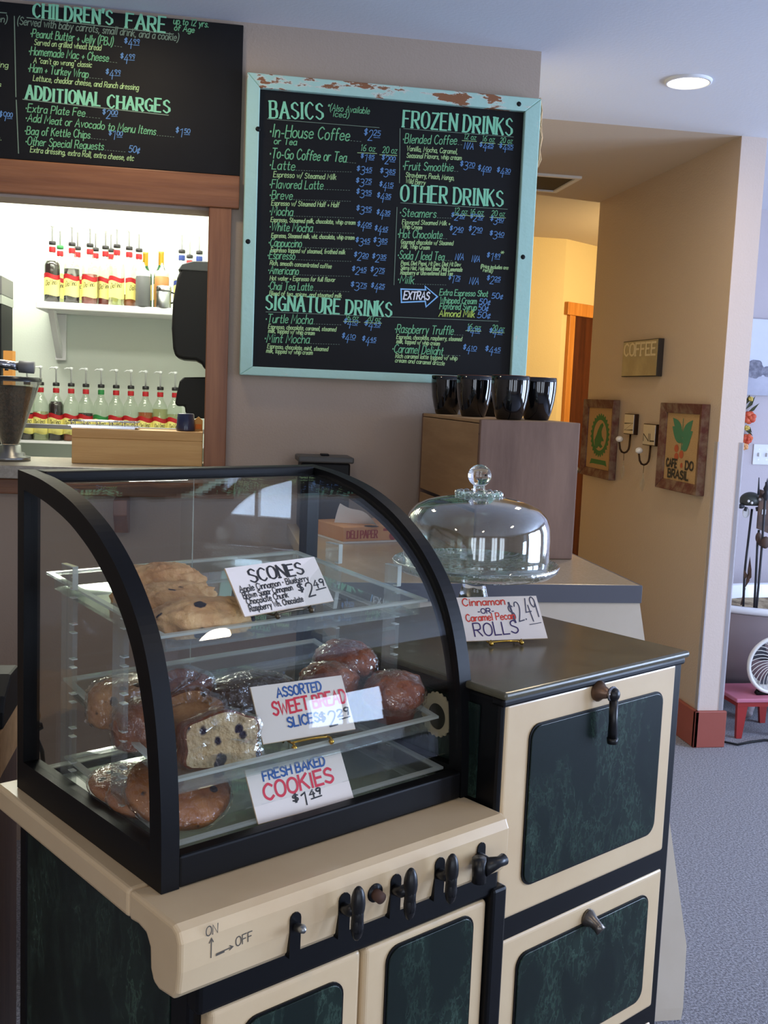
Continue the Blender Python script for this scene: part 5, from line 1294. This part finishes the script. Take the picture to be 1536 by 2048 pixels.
cb = thing('wooden_cabinet', 'brown wooden cabinet standing left of the range at the picture edge', 'cabinet', (xr_-.3,yc+.1,0)); cbo = (xr_-.3,yc+.1,0)
G(cbo).box(xr_-.6,xr_,yc,yc+.2,.04,zc_-.09).build('body', M_cab, cb, bevel=.004); G(cbo).box(xr_-.6,xr_+.006,yc-.01,yc+.21,zc_-.0895,zc_).build('drawer_case', M_tan, cb, bevel=.004)
G(cbo).box(xr_-.57,xr_-.03,yc-.02,yc-.0105,zc_-.08,zc_-.012).build('drawer', M_tan, cb, bevel=.003); G(cbo).box(xr_-.56,xr_-.02,yc-.012,yc-.0005,.08,zc_-.11).build('door', M_cab, cb, bevel=.003)
rp = thing('receipt_printer', 'black receipt printer with white paper curling out on the cabinet', 'printer', (xr_-.045,yc+.1,zc_+.0005))
hp = on_y(10,1372,yc).z-zc_
G().prism([(-.1,0),(.1,0),(.1,hp*.75),(.06,hp*.95),(-.02,hp),(-.08,hp*.7),(-.1,hp*.4)], -.14, .055, 'x').build('printer_body', M_black, rp, bevel=.006)
# x/y swap: the prism above runs along x with its outline in (y, z)
v = []; 
for i in range(9):
    a = i/8*1.5; v += [(-.11,.02-.05*sin(a)-.02*a,hp+.002+.03*(1-cos(a*1.4))),(.02,.02-.05*sin(a)-.02*a,hp+.002+.03*(1-cos(a*1.4)))]
G().add(v,[(2*i,2*i+2,2*i+3,2*i+1) for i in range(8)],True).build('paper', M_paper, rp)
G().box(-.13,.045,-.106,-.1015,hp*.12,hp*.36).build('white_label', M_paper, rp)
# ------------------------------------------------------------------ on the hall wall
HX = 2.156
def hp_(x, y): p = on_x(x,y,HX-.012); return (p.y,p.z)
M_barn = mat('barn_wood', (92,48,40), .7, mix=((122,98,80),14,.42,.6), bump=(50,.4)); M_burlap = mat('burlap', (172,136,92), .9, mix=((188,152,106),220,.4,.65), bump=(300,.4))
M_pgreen = mat('print_green', (62,110,58), .8); M_pgreen2 = mat('print_leaf_green', (66,120,88), .8); M_pred = mat('print_red', (176,84,52), .8); M_pblk = mat('print_black', (52,46,36), .8)
# coffee sign
Y0,Y1,z0_,z1_ = 4.842,5.288,1.634,1.816; so = (HX,5.065,1.725)
sg = thing('coffee_sign', 'small grey metal sign reading COFFEE high on the hall wall', 'sign', so)
G(so).box(HX-.028,HX-.0005,Y0,Y1,z0_,z1_).build('backing', mat('sign_edge',(44,36,30),.6), sg, bevel=.002)
G(so).box(HX-.030,HX-.0285,Y0+.006,Y1-.006,z0_+.004,z1_-.004).build('face', mat('pewter_face',(150,142,118),.35,metal=.5,mix=((168,160,134),10,.4,.7)), sg)
ik = Ink(lambda u, v: (HX-.0306,-u,v), so); ik.text('COFFEE', (-5.262,1.742), (-4.868,1.738), .060, .012, slant=0, serif=True, jit=0); ik.build('raised_lettering', mat('pale_pewter',(206,198,172),.4,metal=.3), sg)
def picture(Y0, Y1, z0, z1, name, lab, w=.046):
    o = (HX,(Y0+Y1)/2,(z0+z1)/2); t = thing(name, lab, 'picture', o)
    F = [(Y0,z0),(Y1,z0),(Y1,z1),(Y0,z1)]; I = [(Y0+w,z0+w),(Y1-w,z0+w),(Y1-w,z1-w),(Y0+w,z1-w)]
    for i,nm in enumerate(('bottom_rail','side_rail','top_rail','side_rail')):
        j = (i+1)%4; q = [F[i],F[j],I[j],I[i]]
        # the face slopes down towards the print
        v = [(HX-.040,F[i][0],F[i][1]),(HX-.040,F[j][0],F[j][1]),(HX-.026,I[j][0],I[j][1]),(HX-.026,I[i][0],I[i][1])]+[(HX-.0005,a,b) for a,b in q]
        G(o).add(v,[(0,1,2,3),(7,6,5,4),(0,4,5,1),(1,5,6,2),(2,6,7,3),(3,7,4,0)]).build(nm, M_barn, t, bevel=.003)
    G(o).box(HX-.018,HX-.002,Y0+w-.005,Y1-w+.005,z0+w-.005,z1-w+.005).build('burlap_print', M_burlap, t)
    return t, o
XP = HX-.0186
LIFT = [0]
def flat(o, pts, name, m, t):
    LIFT[0] += 1; X = XP-LIFT[0]*.00012
    G(o).add([(X,a,b) for a,b in pts],[tuple(range(len(pts)))]).build(name, m, t)
t, o = picture(5.345,5.80,1.083,1.512,'framed_burlap_print','framed burlap print with a round green frog seal, left on the hall wall')
cy, cz = 5.565,1.315
P = []; Q = []
n = 26
for i in range(n*4):
    a = 2*pi*i/(n*4); r = 1+.05*(1 if (i//2)%2 else -1)
    P.append((cy+.135*r*cos(a),cz+.115*r*sin(a))); Q.append((cy+.10*cos(a),cz+.085*sin(a)))
g = G(o); g.band(P,Q,XP-.0006,XP,'x')
for a0_,a1_,r in ((cy-.09,cy+.09,0),): g.add([(XP-.0008,cy-.11,cz-.135),(XP-.0008,cy+.11,cz-.135),(XP-.0008,cy+.13,cz-.165),(XP-.0008,cy+.09,cz-.16),(XP-.0008,cy-.09,cz-.16),(XP-.0008,cy-.13,cz-.165)],[(0,1,2,3,4,5)])
g.build('green_seal', M_pgreen, t)
frog = [(.06,-.07),(.075,-.03),(.05,.0),(.03,.03),(.0,.06),(-.03,.07),(-.045,.055),(-.03,.04),(-.02,.02),(-.03,-.005),(-.055,-.02),(-.06,-.03),(-.03,-.03),(-.02,-.045),(-.05,-.06),(-.02,-.07),(.01,-.06),(.03,-.075)]
flat(o,[(cy+a*1.05,cz+b) for a,b in frog],'green_frog',M_pgreen,t)
t, o = picture(4.315,4.750,1.105,1.508,'framed_burlap_print','framed burlap print with green leaves and red coffee berries, right on the hall wall')
cy = 4.535
def leaf(y0, z0, y1, z1, w):
    a = Vector((y0,z0)); b = Vector((y1,z1)); d = b-a; nrm = Vector((-d.y,d.x)).normalized()*w*1.35; U = []; L_ = []
    for i in range(9):
        s = i/8; k = sin(pi*s**.8); U.append(a+d*s+nrm*k); L_.append(a+d*s-nrm*k*.8)
    return [(p.x,p.y) for p in U+L_[::-1][1:-1]]
for q in ((cy,1.33,cy-.105,1.385,.026),(cy,1.355,cy-.10,1.435,.024),(cy,1.33,cy+.11,1.40,.026),(cy,1.36,cy+.11,1.44,.022),(cy-.005,1.30,cy-.085,1.345,.020)):
    flat(o,leaf(*q),'green_leaf',M_pgreen2,t)
g = G(o); g.add([(XP-.0004,cy-.004,1.28),(XP-.0004,cy+.004,1.28),(XP-.0004,cy+.003,1.44),(XP-.0004,cy-.003,1.44)],[(0,1,2,3)]); g.build('stem', M_pgreen2, t)
for a,b in ((cy+.05,1.300),(cy-.005,1.275),(cy+.045,1.262)): flat(o,[(a+.022*cos(k*pi/8),b+.018*sin(k*pi/8)) for k in range(16)],'red_berry',M_pred,t)
ik = Ink(lambda u, v: (XP-.0022,-u,v), o); ik.text('CAFE', (-4.680,1.212), (-4.568,1.212), .036, .009, slant=0, jit=0); ik.text('DO', (-4.478,1.212), (-4.400,1.212), .036, .009, slant=0, jit=0); ik.text('BRASIL', (-4.655,1.164), (-4.440,1.164), .036, .009, slant=0, jit=0)
ik.build('black_lettering', M_pblk, t)
flat(o,[(-(-4.52)+.012*cos(k*pi/8),1.226+.012*sin(k*pi/8)) for k in range(16)],'red_dot',M_pred,t)
# two coat hooks with glass drops
M_hplate = mat('hook_plate', (196,194,190), .3, metal=.6); M_bronze = mat('dark_bronze', (60,40,26), .4, metal=.7); M_cer = mat('white_ceramic', (226,220,214), .2, coat=.5); M_drop = glass_mat('drop_glass',(244,244,240),.14,body=.05)
def hook(x0, y0, x1, y1, lab, txt, dlab):
    a = on_x(x0,y0,HX-.01); b = on_x(x1,y1,HX-.01); Yh, Yl = max(a.y,b.y), min(a.y,b.y); zh, zl = a.z, b.z; cy = (Yh+Yl)/2; o = (HX,cy,zl)
    t = thing('coat_hook', lab, 'hook', o, 0, 'coat hooks between the two burlap prints')
    G(o).box(HX-.022,HX-.0005,Yl,Yh,zl,zh).build('backing', M_bronze, t, bevel=.002); G(o).box(HX-.0245,HX-.0225,Yl+.006,Yh-.006,zl+.004,zh-.004).build('face_plate', M_hplate, t, bevel=.001)
    ik = Ink(lambda u, v: (HX-.025,-u,v), o); ik.text(txt,(-Yh+.015,zl+.02),(-Yl-.012,zl+.024),.035,.006,slant=0,jit=0); ik.build('black_lettering', M_pblk, t)
    k = zl; g = G(o); arc = [(HX-.012,cy,k),(HX-.014,cy,k-.06)]+[(HX-.014-.026*(1-cos(s)),cy,k-.06-.036*sin(s)) for s in (.5,1.0,1.57,2.1,2.7,pi)]
    tip = arc[-1]; arc += [(tip[0]-.004,tip[1],tip[2]+.02)]
    g.tube(arc,.005,10); g.build('hook_arm', M_bronze, t); g = G(o); e = arc[-1]; g.ball((e[0],e[1],e[2]+.014),(.019,.019,.016)); g.build('ceramic_knob', M_cer, t)
    low = arc[4]; d = thing('glass_drop', dlab, 'ornament', (low[0],low[1],low[2]-.005), 0, 'glass drops hanging from the coat hooks')
    G().tube([(0,0,.0),(0,0,-.035)],.0012,6).build('thread', M_bronze, d)
    G().lathe([(0,-.033),(.007,-.05),(.003,-.06),(.010,-.075),(.014,-.09),(.008,-.115),(0,-.13)],seg=6,smooth=False).build('crystal', M_drop, d)
hook(1254,827,1272,870,'left coat hook with white ceramic knob on the hall wall','Z','glass drop hanging from the left coat hook')
hook(1292,847,1315,893,'right coat hook lettered NL with white ceramic knob on the hall wall','NL','glass drop hanging from the right coat hook')
# ------------------------------------------------------------------ the side room beyond the wall end
YR = 5.70
M_canvas_e = mat('canvas_edge', (190,190,200), .7)
pa, pb_ = on_y(1495,790,YR-.03), on_y(1512,637,YR-.03)
pic = thing('canvas_picture', 'pale misty landscape canvas with dark trees on the side room wall', 'picture', (3.6,YR,pa.z)); o = (3.6,YR,pa.z)
M_mist = mat('mist_sky', (206,210,228), .7, mix=((222,224,238),3,.3,.7)); M_land = mat('mist_land', (166,166,182), .7, mix=((190,190,204),6,.35,.7)); M_tree = mat('mist_tree', (112,112,126), .8, mix=((146,146,160),40,.4,.65))
zb_, zt2 = pa.z, pb_.z; hz = on_y(1520,752,YR-.03).z
G(o).box(2.95,4.1,YR-.03,YR-.0005,zb_,zt2).build('canvas', M_canvas_e, pic, bevel=.002)
G(o).box(2.953,4.097,YR-.0312,YR-.0303,hz,zt2-.003).build('sky', M_mist, pic); G(o).box(2.953,4.097,YR-.0312,YR-.0303,zb_+.003,hz-.0005).build('land', M_land, pic)
def tree_blob(cx, cz, rx, rz, seed):
    P = []
    for i in range(40):
        a = 2*pi*i/40; r = 1+.22*noise.noise(Vector((cos(a)*2+seed,sin(a)*2,seed))); P.append((cx+rx*r*cos(a),cz+rz*r*sin(a)))
    return P
q = on_y(1508,738,YR-.03)
g = G(o)
for dx,dz_,rx,rz,s in ((0,0,.06,.052,1),(.09,-.012,.05,.03,3),(.17,.0,.045,.03,5),(-.06,-.02,.06,.025,7),(.3,-.01,.08,.04,9)): g.prism(tree_blob(q.x+dx,q.z+dz_,rx,rz,s),YR-.0322-.0004*s,YR-.0313,'y')
g.build('painted_trees', M_tree, pic)
# switch plate
s0, s1 = on_y(1508,888,YR-.006), on_y(1507,929,YR-.006)
sw = thing('switch_plate', 'white light switch plate with toggles on the side room wall', 'light switch', (s0.x+.085,YR,s1.z)); o = (s0.x+.085,YR,s1.z)
G(o).box(s0.x,s0.x+.17,YR-.007,YR-.0005,s1.z,s0.z).build('plate', M_white, sw, bevel=.002)
for i in range(3):
    x = s0.x+.035+.05*i; z = (s0.z+s1.z)/2; G(o).box(x-.005,x+.005,YR-.018,YR-.0072,z-.012,z+.010).build('toggle', M_white, sw, bevel=.002)
    g = G(o)
    for dz_ in (-.03,.03): g.lathe([(0,0),(.003,0)],(x,YR-.0074,z+dz_),8,axis='y')
    g.build('screw', M_steel, sw)
# flower spray hanging on the wall
fp = on_y(1490,795,5.68)
fs = thing('flower_spray', 'red and yellow artificial flower spray hanging beside the wall end', 'flowers', (fp.x,5.69,fp.z)); o = (fp.x,5.69,fp.z)
M_leaf = mat('olive_leaf', (74,74,48), .7); M_redp = mat('red_petal', (196,66,40), .6, mix=((220,110,60),30,.4,.7)); M_yelp = mat('yellow_petal', (206,176,84), .6); M_orp = mat('orange_petal', (222,160,104), .6)
g = G(o); g.tube([on_y(x,y,5.685) for x,y in ((1488,900),(1486,860),(1488,830),(1492,800))],.005,6); g.build('stem', M_leaf, fs)
def blade(g, p, q, w):
    p = Vector(p); q = Vector(q); d = q-p; n = Vector((-d.z,0,d.x)).normalized(); m = p+d*.45
    v = [p, m+n*w+Vector((0,-.012,0)), q, m-n*w+Vector((0,-.012,0)), m+Vector((0,.004,0))]; g.add(v,[(0,1,4),(1,2,4),(2,3,4),(3,0,4)],True)
for pts in (((1490,820),(1511,792),.012),((1492,828),(1519,806),.010),((1488,812),(1500,788),.012),((1490,850),(1504,866),.010),((1488,858),(1506,872),.008),((1488,880),(1498,890),.008)):
    g = G(o); blade(g,on_y(*pts[0],5.675),on_y(*pts[1],5.675),pts[2]); g.build('leaf', M_leaf, fs)
def bloom(x, y, r, m, seed):
    c = on_y(x,y,5.665); g = G(o)
    for i in range(7):
        a = 2*pi*i/7+seed; g.ball((c.x+r*.55*cos(a),c.y+.006*(i%2),c.z+r*.5*sin(a)),(r*.5,r*.28,r*.42),10,8)
    g.ball(tuple(c),(r*.35,r*.4,r*.35),10,8); g.build('blossom', m, fs)
bloom(1499,835,.042,M_redp,.3); bloom(1495,878,.034,M_redp,1.2); bloom(1490,893,.024,M_orp,2.0); bloom(1494,856,.018,M_yelp,.7); bloom(1502,798,.016,M_yelp,1.7)
# clawfoot tub used as a planter
TCx, TCy, Ta, Tb, Tz = 3.13, 4.83, .80, .42, .555
tb = thing('clawfoot_tub', 'old white rimmed grey clawfoot bathtub used as a planter', 'bathtub', (TCx,TCy,0)); o = (TCx,TCy,0)
M_tubo = mat('tub_grey', (150,138,142), .45); M_tubi = mat('tub_white', (232,234,238), .25, coat=.3); M_sand = mat('sandy_soil', (176,158,128), .95, mix=((110,94,74),14,.42,.6), bump=(60,.8))
def shell(prof, seg=64):
    v = []; f = []; m = len(prof)
    for i in range(seg):
        a = 2*pi*i/seg
        for k,z in prof: v.append((TCx+Ta*k*cos(a),TCy+Tb*(1-(1-k)*1.15)*sin(a),z))
    for i in range(seg):
        j = (i+1)%seg
        for q in range(m-1): f.append((i*m+q,j*m+q,j*m+q+1,i*m+q+1))
    return v, f
v,f = shell([(.62,.13),(.75,.135),(.86,.20),(.92,.32),(.955,.44),(.97,.52)]); f.append(tuple(i*6 for i in range(64))[::-1]); G(o).add(v,f,True).build('outer_shell', M_tubo, tb)
v,f = shell([(.93,.525),(.975,.522),(1.0,.53),(1.005,.545),(.99,.556),(.96,.558),(.935,.55)]); G(o).add(v,f,True).build('rolled_rim', M_tubi, tb)
v,f = shell([(.935,.55),(.91,.48),(.87,.36),(.78,.25),(.60,.2)]); f.append(tuple(i*5+4 for i in range(64))); G(o).add(v,f,True).build('inner_shell', M_tubi, tb)
for a in (2.5,.64,3.78,5.64):
    x, y = TCx+Ta*.72*cos(a), TCy+Tb*.72*sin(a); g = G(o); g.tube([(x,y,.19),(x+.05*cos(a),y+.04*sin(a),.11),(x+.04*cos(a),y+.03*sin(a),.05),(x+.07*cos(a),y+.05*sin(a),.02)],[.05,.035,.025,.03],10); g.ball((x+.075*cos(a),y+.05*sin(a),.024),(.038,.034,.024),12,8); g.build('claw_foot', M_tubo, tb)
v = []; f = []
nr = 10
for r in range(nr+1):
    for i in range(48):
        a = 2*pi*i/48; k = r/nr*.895; x,y = TCx+Ta*k*cos(a), TCy+Tb*k*sin(a)
        v.append((x,y,.46+.05*noise.noise(Vector((x*4,y*4,1)))*(1-k*.6)+.04*max(0,(y-TCy)*1.5)))
for r in range(nr):
    for i in range(48):
        j = (i+1)%48; f.append((r*48+i,r*48+j,(r+1)*48+j,(r+1)*48+i))
so_ = G(o).add(v,f,True).build('planter_sand', M_sand, None, o); tag(so_, 'sandy soil filling the old bathtub planter', 'soil', kind='stuff')
# garden stakes standing in the sand
M_rust2 = mat('rusty_metal', (78,62,54), .7, mix=((104,76,60),30,.4,.65)); M_iron2 = mat('stake_iron', (44,44,50), .55)
def stake(pts, Y, name, lab, r=.006):
    t = thing(name, lab, 'garden stake', tuple(on_y(*pts[0],Y)), 0, 'metal garden stakes in the tub planter'); o = t.location.copy()
    g = G(o); g.tube([on_y(x,y,Y) for x,y in pts],r,8); g.build('rod', M_iron2, t); return t, o
t, o = stake(((1486,1222),(1489,1150),(1491,1128),(1504,1018)),4.72,'turtle_stake','tall garden stake topped by a dark metal turtle shell')
c = on_y(1501,1001,4.72)
G(o).ball(tuple(c),(.055,.04,.042),20,14,lambda d: Vector((d.x,d.y,max(d.z,-.55)))).build('turtle_shell', mat('turtle_green',(62,64,58),.4,metal=.3), t)
g = G(o); g.ball((c.x-.052,c.y-.01,c.z-.028),(.018,.014,.012),10,8); g.ball((c.x+.05,c.y-.01,c.z-.024),(.012,.012,.010),10,8); g.tube([(c.x-.03,c.y-.02,c.z-.03),(c.x-.035,c.y-.02,c.z-.05)],.007,6); g.tube([(c.x+.025,c.y-.02,c.z-.03),(c.x+.03,c.y-.02,c.z-.048)],.007,6); g.build('turtle_limbs', M_iron2, t)
g = G(o)
for dx,dz_ in ((-.03,.0),(-.012,-.008),(.028,.01)): g.ball((c.x+dx,c.y-.037,c.z+dz_),(.007,.005,.007),8,6)
g.build('glass_studs', M_cer, t)
c2 = on_y(1492,1025,4.72); g = G(o); g.ball((c2.x,c2.y,c2.z),(.019,.004,.026),14,10); g.build('price_tag', M_paper, t)
g = G(o); g.tube([on_y(1482,1210,4.72),on_y(1490,1176,4.72)],.0035,6)
for x,y,x2,y2 in ((1490,1176,1497,1140),(1492,1165,1503,1138),(1490,1160,1488,1138),(1494,1160,1500,1112)):
    blade(g,on_y(x,y,4.70),on_y(x2,y2,4.70),.010)
g.build('metal_leaves', M_rust2, t)
t, o = stake(((1508,1225),(1512,1150),(1515,1085),(1518,1060)),4.70,'plaque_stake','tall garden stake behind a rusty rectangular metal plaque')
P = [on_y(x,y,4.70) for x,y in ((1516,978),(1548,986),(1548,1072),(1510,1056))]
g = G(o); g.prism([(p.x,p.z) for p in P][::-1],4.683,4.688,'y'); g.build('plaque', M_rust2, t)
c = on_y(1528,1024,4.68); G(o).box(c.x-.010,c.x+.010,4.680,4.6825,c.z-.012,c.z+.012).build('square_hole', M_paper, t)
g = G(o); 
for x,y in ((1517,1075),(1522,1082)): p = on_y(x,y,4.69); g.ball(tuple(p),(.016,.012,.026),10,8)
g.build('hanging_beads', M_rust2, t)
t, o = stake(((1512,1226),(1518,1160),(1524,1090),(1530,1000),(1533,964)),4.66,'spire_stake','tall garden stake ending in a dark pointed spire')
c = on_y(1533,980,4.66); G(o).lathe([(0,.06),(.006,.03),(.016,.005),(.008,-.01),(.018,-.03),(.006,-.05),(0,-.06)],tuple(c),12).build('spire', M_iron2, t)
g = G(o); g.tube([on_y(1517,990,4.66),on_y(1518,955,4.66)],[.006,.002],6); g.build('thin_spike', M_iron2, t)
p = on_y(1531,1085,4.65); g = G(o); g.ball(tuple(p),(.022,.016,.03),10,8); g.build('hanging_bead', M_rust2, t)
# red stool and white fan
M_red = mat('red_paint', (150,38,34), .45); M_pink = mat('pink_seat_top', (186,110,130), .5)  # seat is paler and pinker than the legs
Ys = 4.30; st_top = on_y(1500,1398,Ys).z; xl = on_y(1474,1400,Ys).x; sz_ = .30
stl = thing('red_stool', 'low red wooden stool with splayed legs carrying the white fan', 'stool', (xl+sz_/2,Ys+.13,0)); o = (xl+sz_/2,Ys+.13,0)
G(o).box(xl,xl+sz_,Ys,Ys+.26,st_top-.018,st_top).build('seat', M_pink, stl, bevel=.004); G(o).box(xl+.012,xl+sz_-.012,Ys+.012,Ys+.248,st_top-.04,st_top-.0185).build('apron', M_red, stl)
for sx in (0,1):
    for sy_ in (0,1):
        X = xl+.012 if sx == 0 else xl+sz_-.012; Yl = Ys+.012 if sy_ == 0 else Ys+.248; dx = 1 if sx == 0 else -1; dy = 1 if sy_ == 0 else -1
        g = G(o); zt3 = st_top-.0405
        v = [(X,Yl,zt3),(X+dx*.05,Yl,zt3),(X+dx*.05,Yl+dy*.018,zt3),(X,Yl+dy*.018,zt3),(X+dx*.006,Yl,0.001),(X+dx*.032,Yl,.001),(X+dx*.032,Yl+dy*.018,.001),(X+dx*.006,Yl+dy*.018,.001)]
        g.add(v,[(0,1,2,3),(7,6,5,4),(0,4,5,1),(1,5,6,2),(2,6,7,3),(3,7,4,0)]).build('leg', M_red, stl)
fr_ = .128; fc = on_y(1541,1350,Ys+.09); fcz = fc.z
fn_ = thing('desk_fan', 'white round desk fan with a spiral grille on the red stool', 'fan', (fc.x,Ys+.09,st_top+.0005)); o = (fc.x,Ys+.09,st_top+.0005)
M_fan = mat('fan_white', (222,220,214), .4); cz = max(fcz, st_top+fr_+.012); cyf = Ys+.06
g = G(o); g.tube([(fc.x+fr_*cos(2*pi*i/48),cyf,cz+fr_*sin(2*pi*i/48)) for i in range(48)],.0095,10,closed=True); g.build('outer_ring', M_fan, fn_)
g = G(o); g.lathe([(fr_-.008,0),(fr_-.006,.03),(fr_-.03,.04)],(fc.x,cyf,cz),48,axis='y'); g.build('rear_housing', M_fan, fn_)
g = G(o)
for i in range(28):
    a = 2*pi*i/28; g.tube([(fc.x+(.03+(fr_-.036)*s)*cos(a+.75*s),cyf-.012*(1-s**2),cz+(.03+(fr_-.036)*s)*sin(a+.75*s)) for s in (0,.2,.4,.6,.8,1)],.0019,5)
g.build('spiral_grille', M_fan, fn_)
g = G(o); g.lathe([(.040,-.012),(.036,-.018),(.026,-.018)],(fc.x,cyf,cz),32,axis='y'); g.build('hub_ring', M_fan, fn_)
g = G(o); g.lathe([(0,-.020),(.027,-.018),(.027,-.01)],(fc.x,cyf,cz),32,axis='y'); g.build('hub_cap', M_black, fn_)
for i in range(3):
    a = 2*pi*i/3+.4; g = G(o); v = []
    for s in range(5):
        r = .03+.08*s/4; w = .35+.1*s/4; v += [(fc.x+r*cos(a-w),cyf+.018,cz+r*sin(a-w)),(fc.x+r*cos(a+w),cyf+.038,cz+r*sin(a+w))]
    g.add(v,[(2*k,2*k+2,2*k+3,2*k+1) for k in range(4)],True); g.build('blade', mat('fan_blade',(70,70,78),.5), fn_)
g = G(o); g.tube([(fc.x-.05,cyf+.03,cz-fr_*.92),(fc.x-.075,cyf+.01,st_top+.008)],.010,8); g.tube([(fc.x+.05,cyf+.03,cz-fr_*.92),(fc.x+.075,cyf+.01,st_top+.008)],.010,8); g.tube([(fc.x-.08,cyf+.0,st_top+.008),(fc.x+.08,cyf,st_top+.008)],.0075,8); g.build('stand', M_black, fn_)
cd = G((2.6,4.7,0)); cd.tube([on_y(x,y,YR-.1) if 0 else on_z(x,y,.008) for x,y in ((1420,1478),(1450,1484),(1475,1489),(1500,1484),(1530,1480),(1560,1482))],.005,6)
cdo = cd.build('power_cord', M_black, None, (2.6,4.7,0)); tag(cdo, 'thin black power cord on the carpet beside the red stool', 'cord')
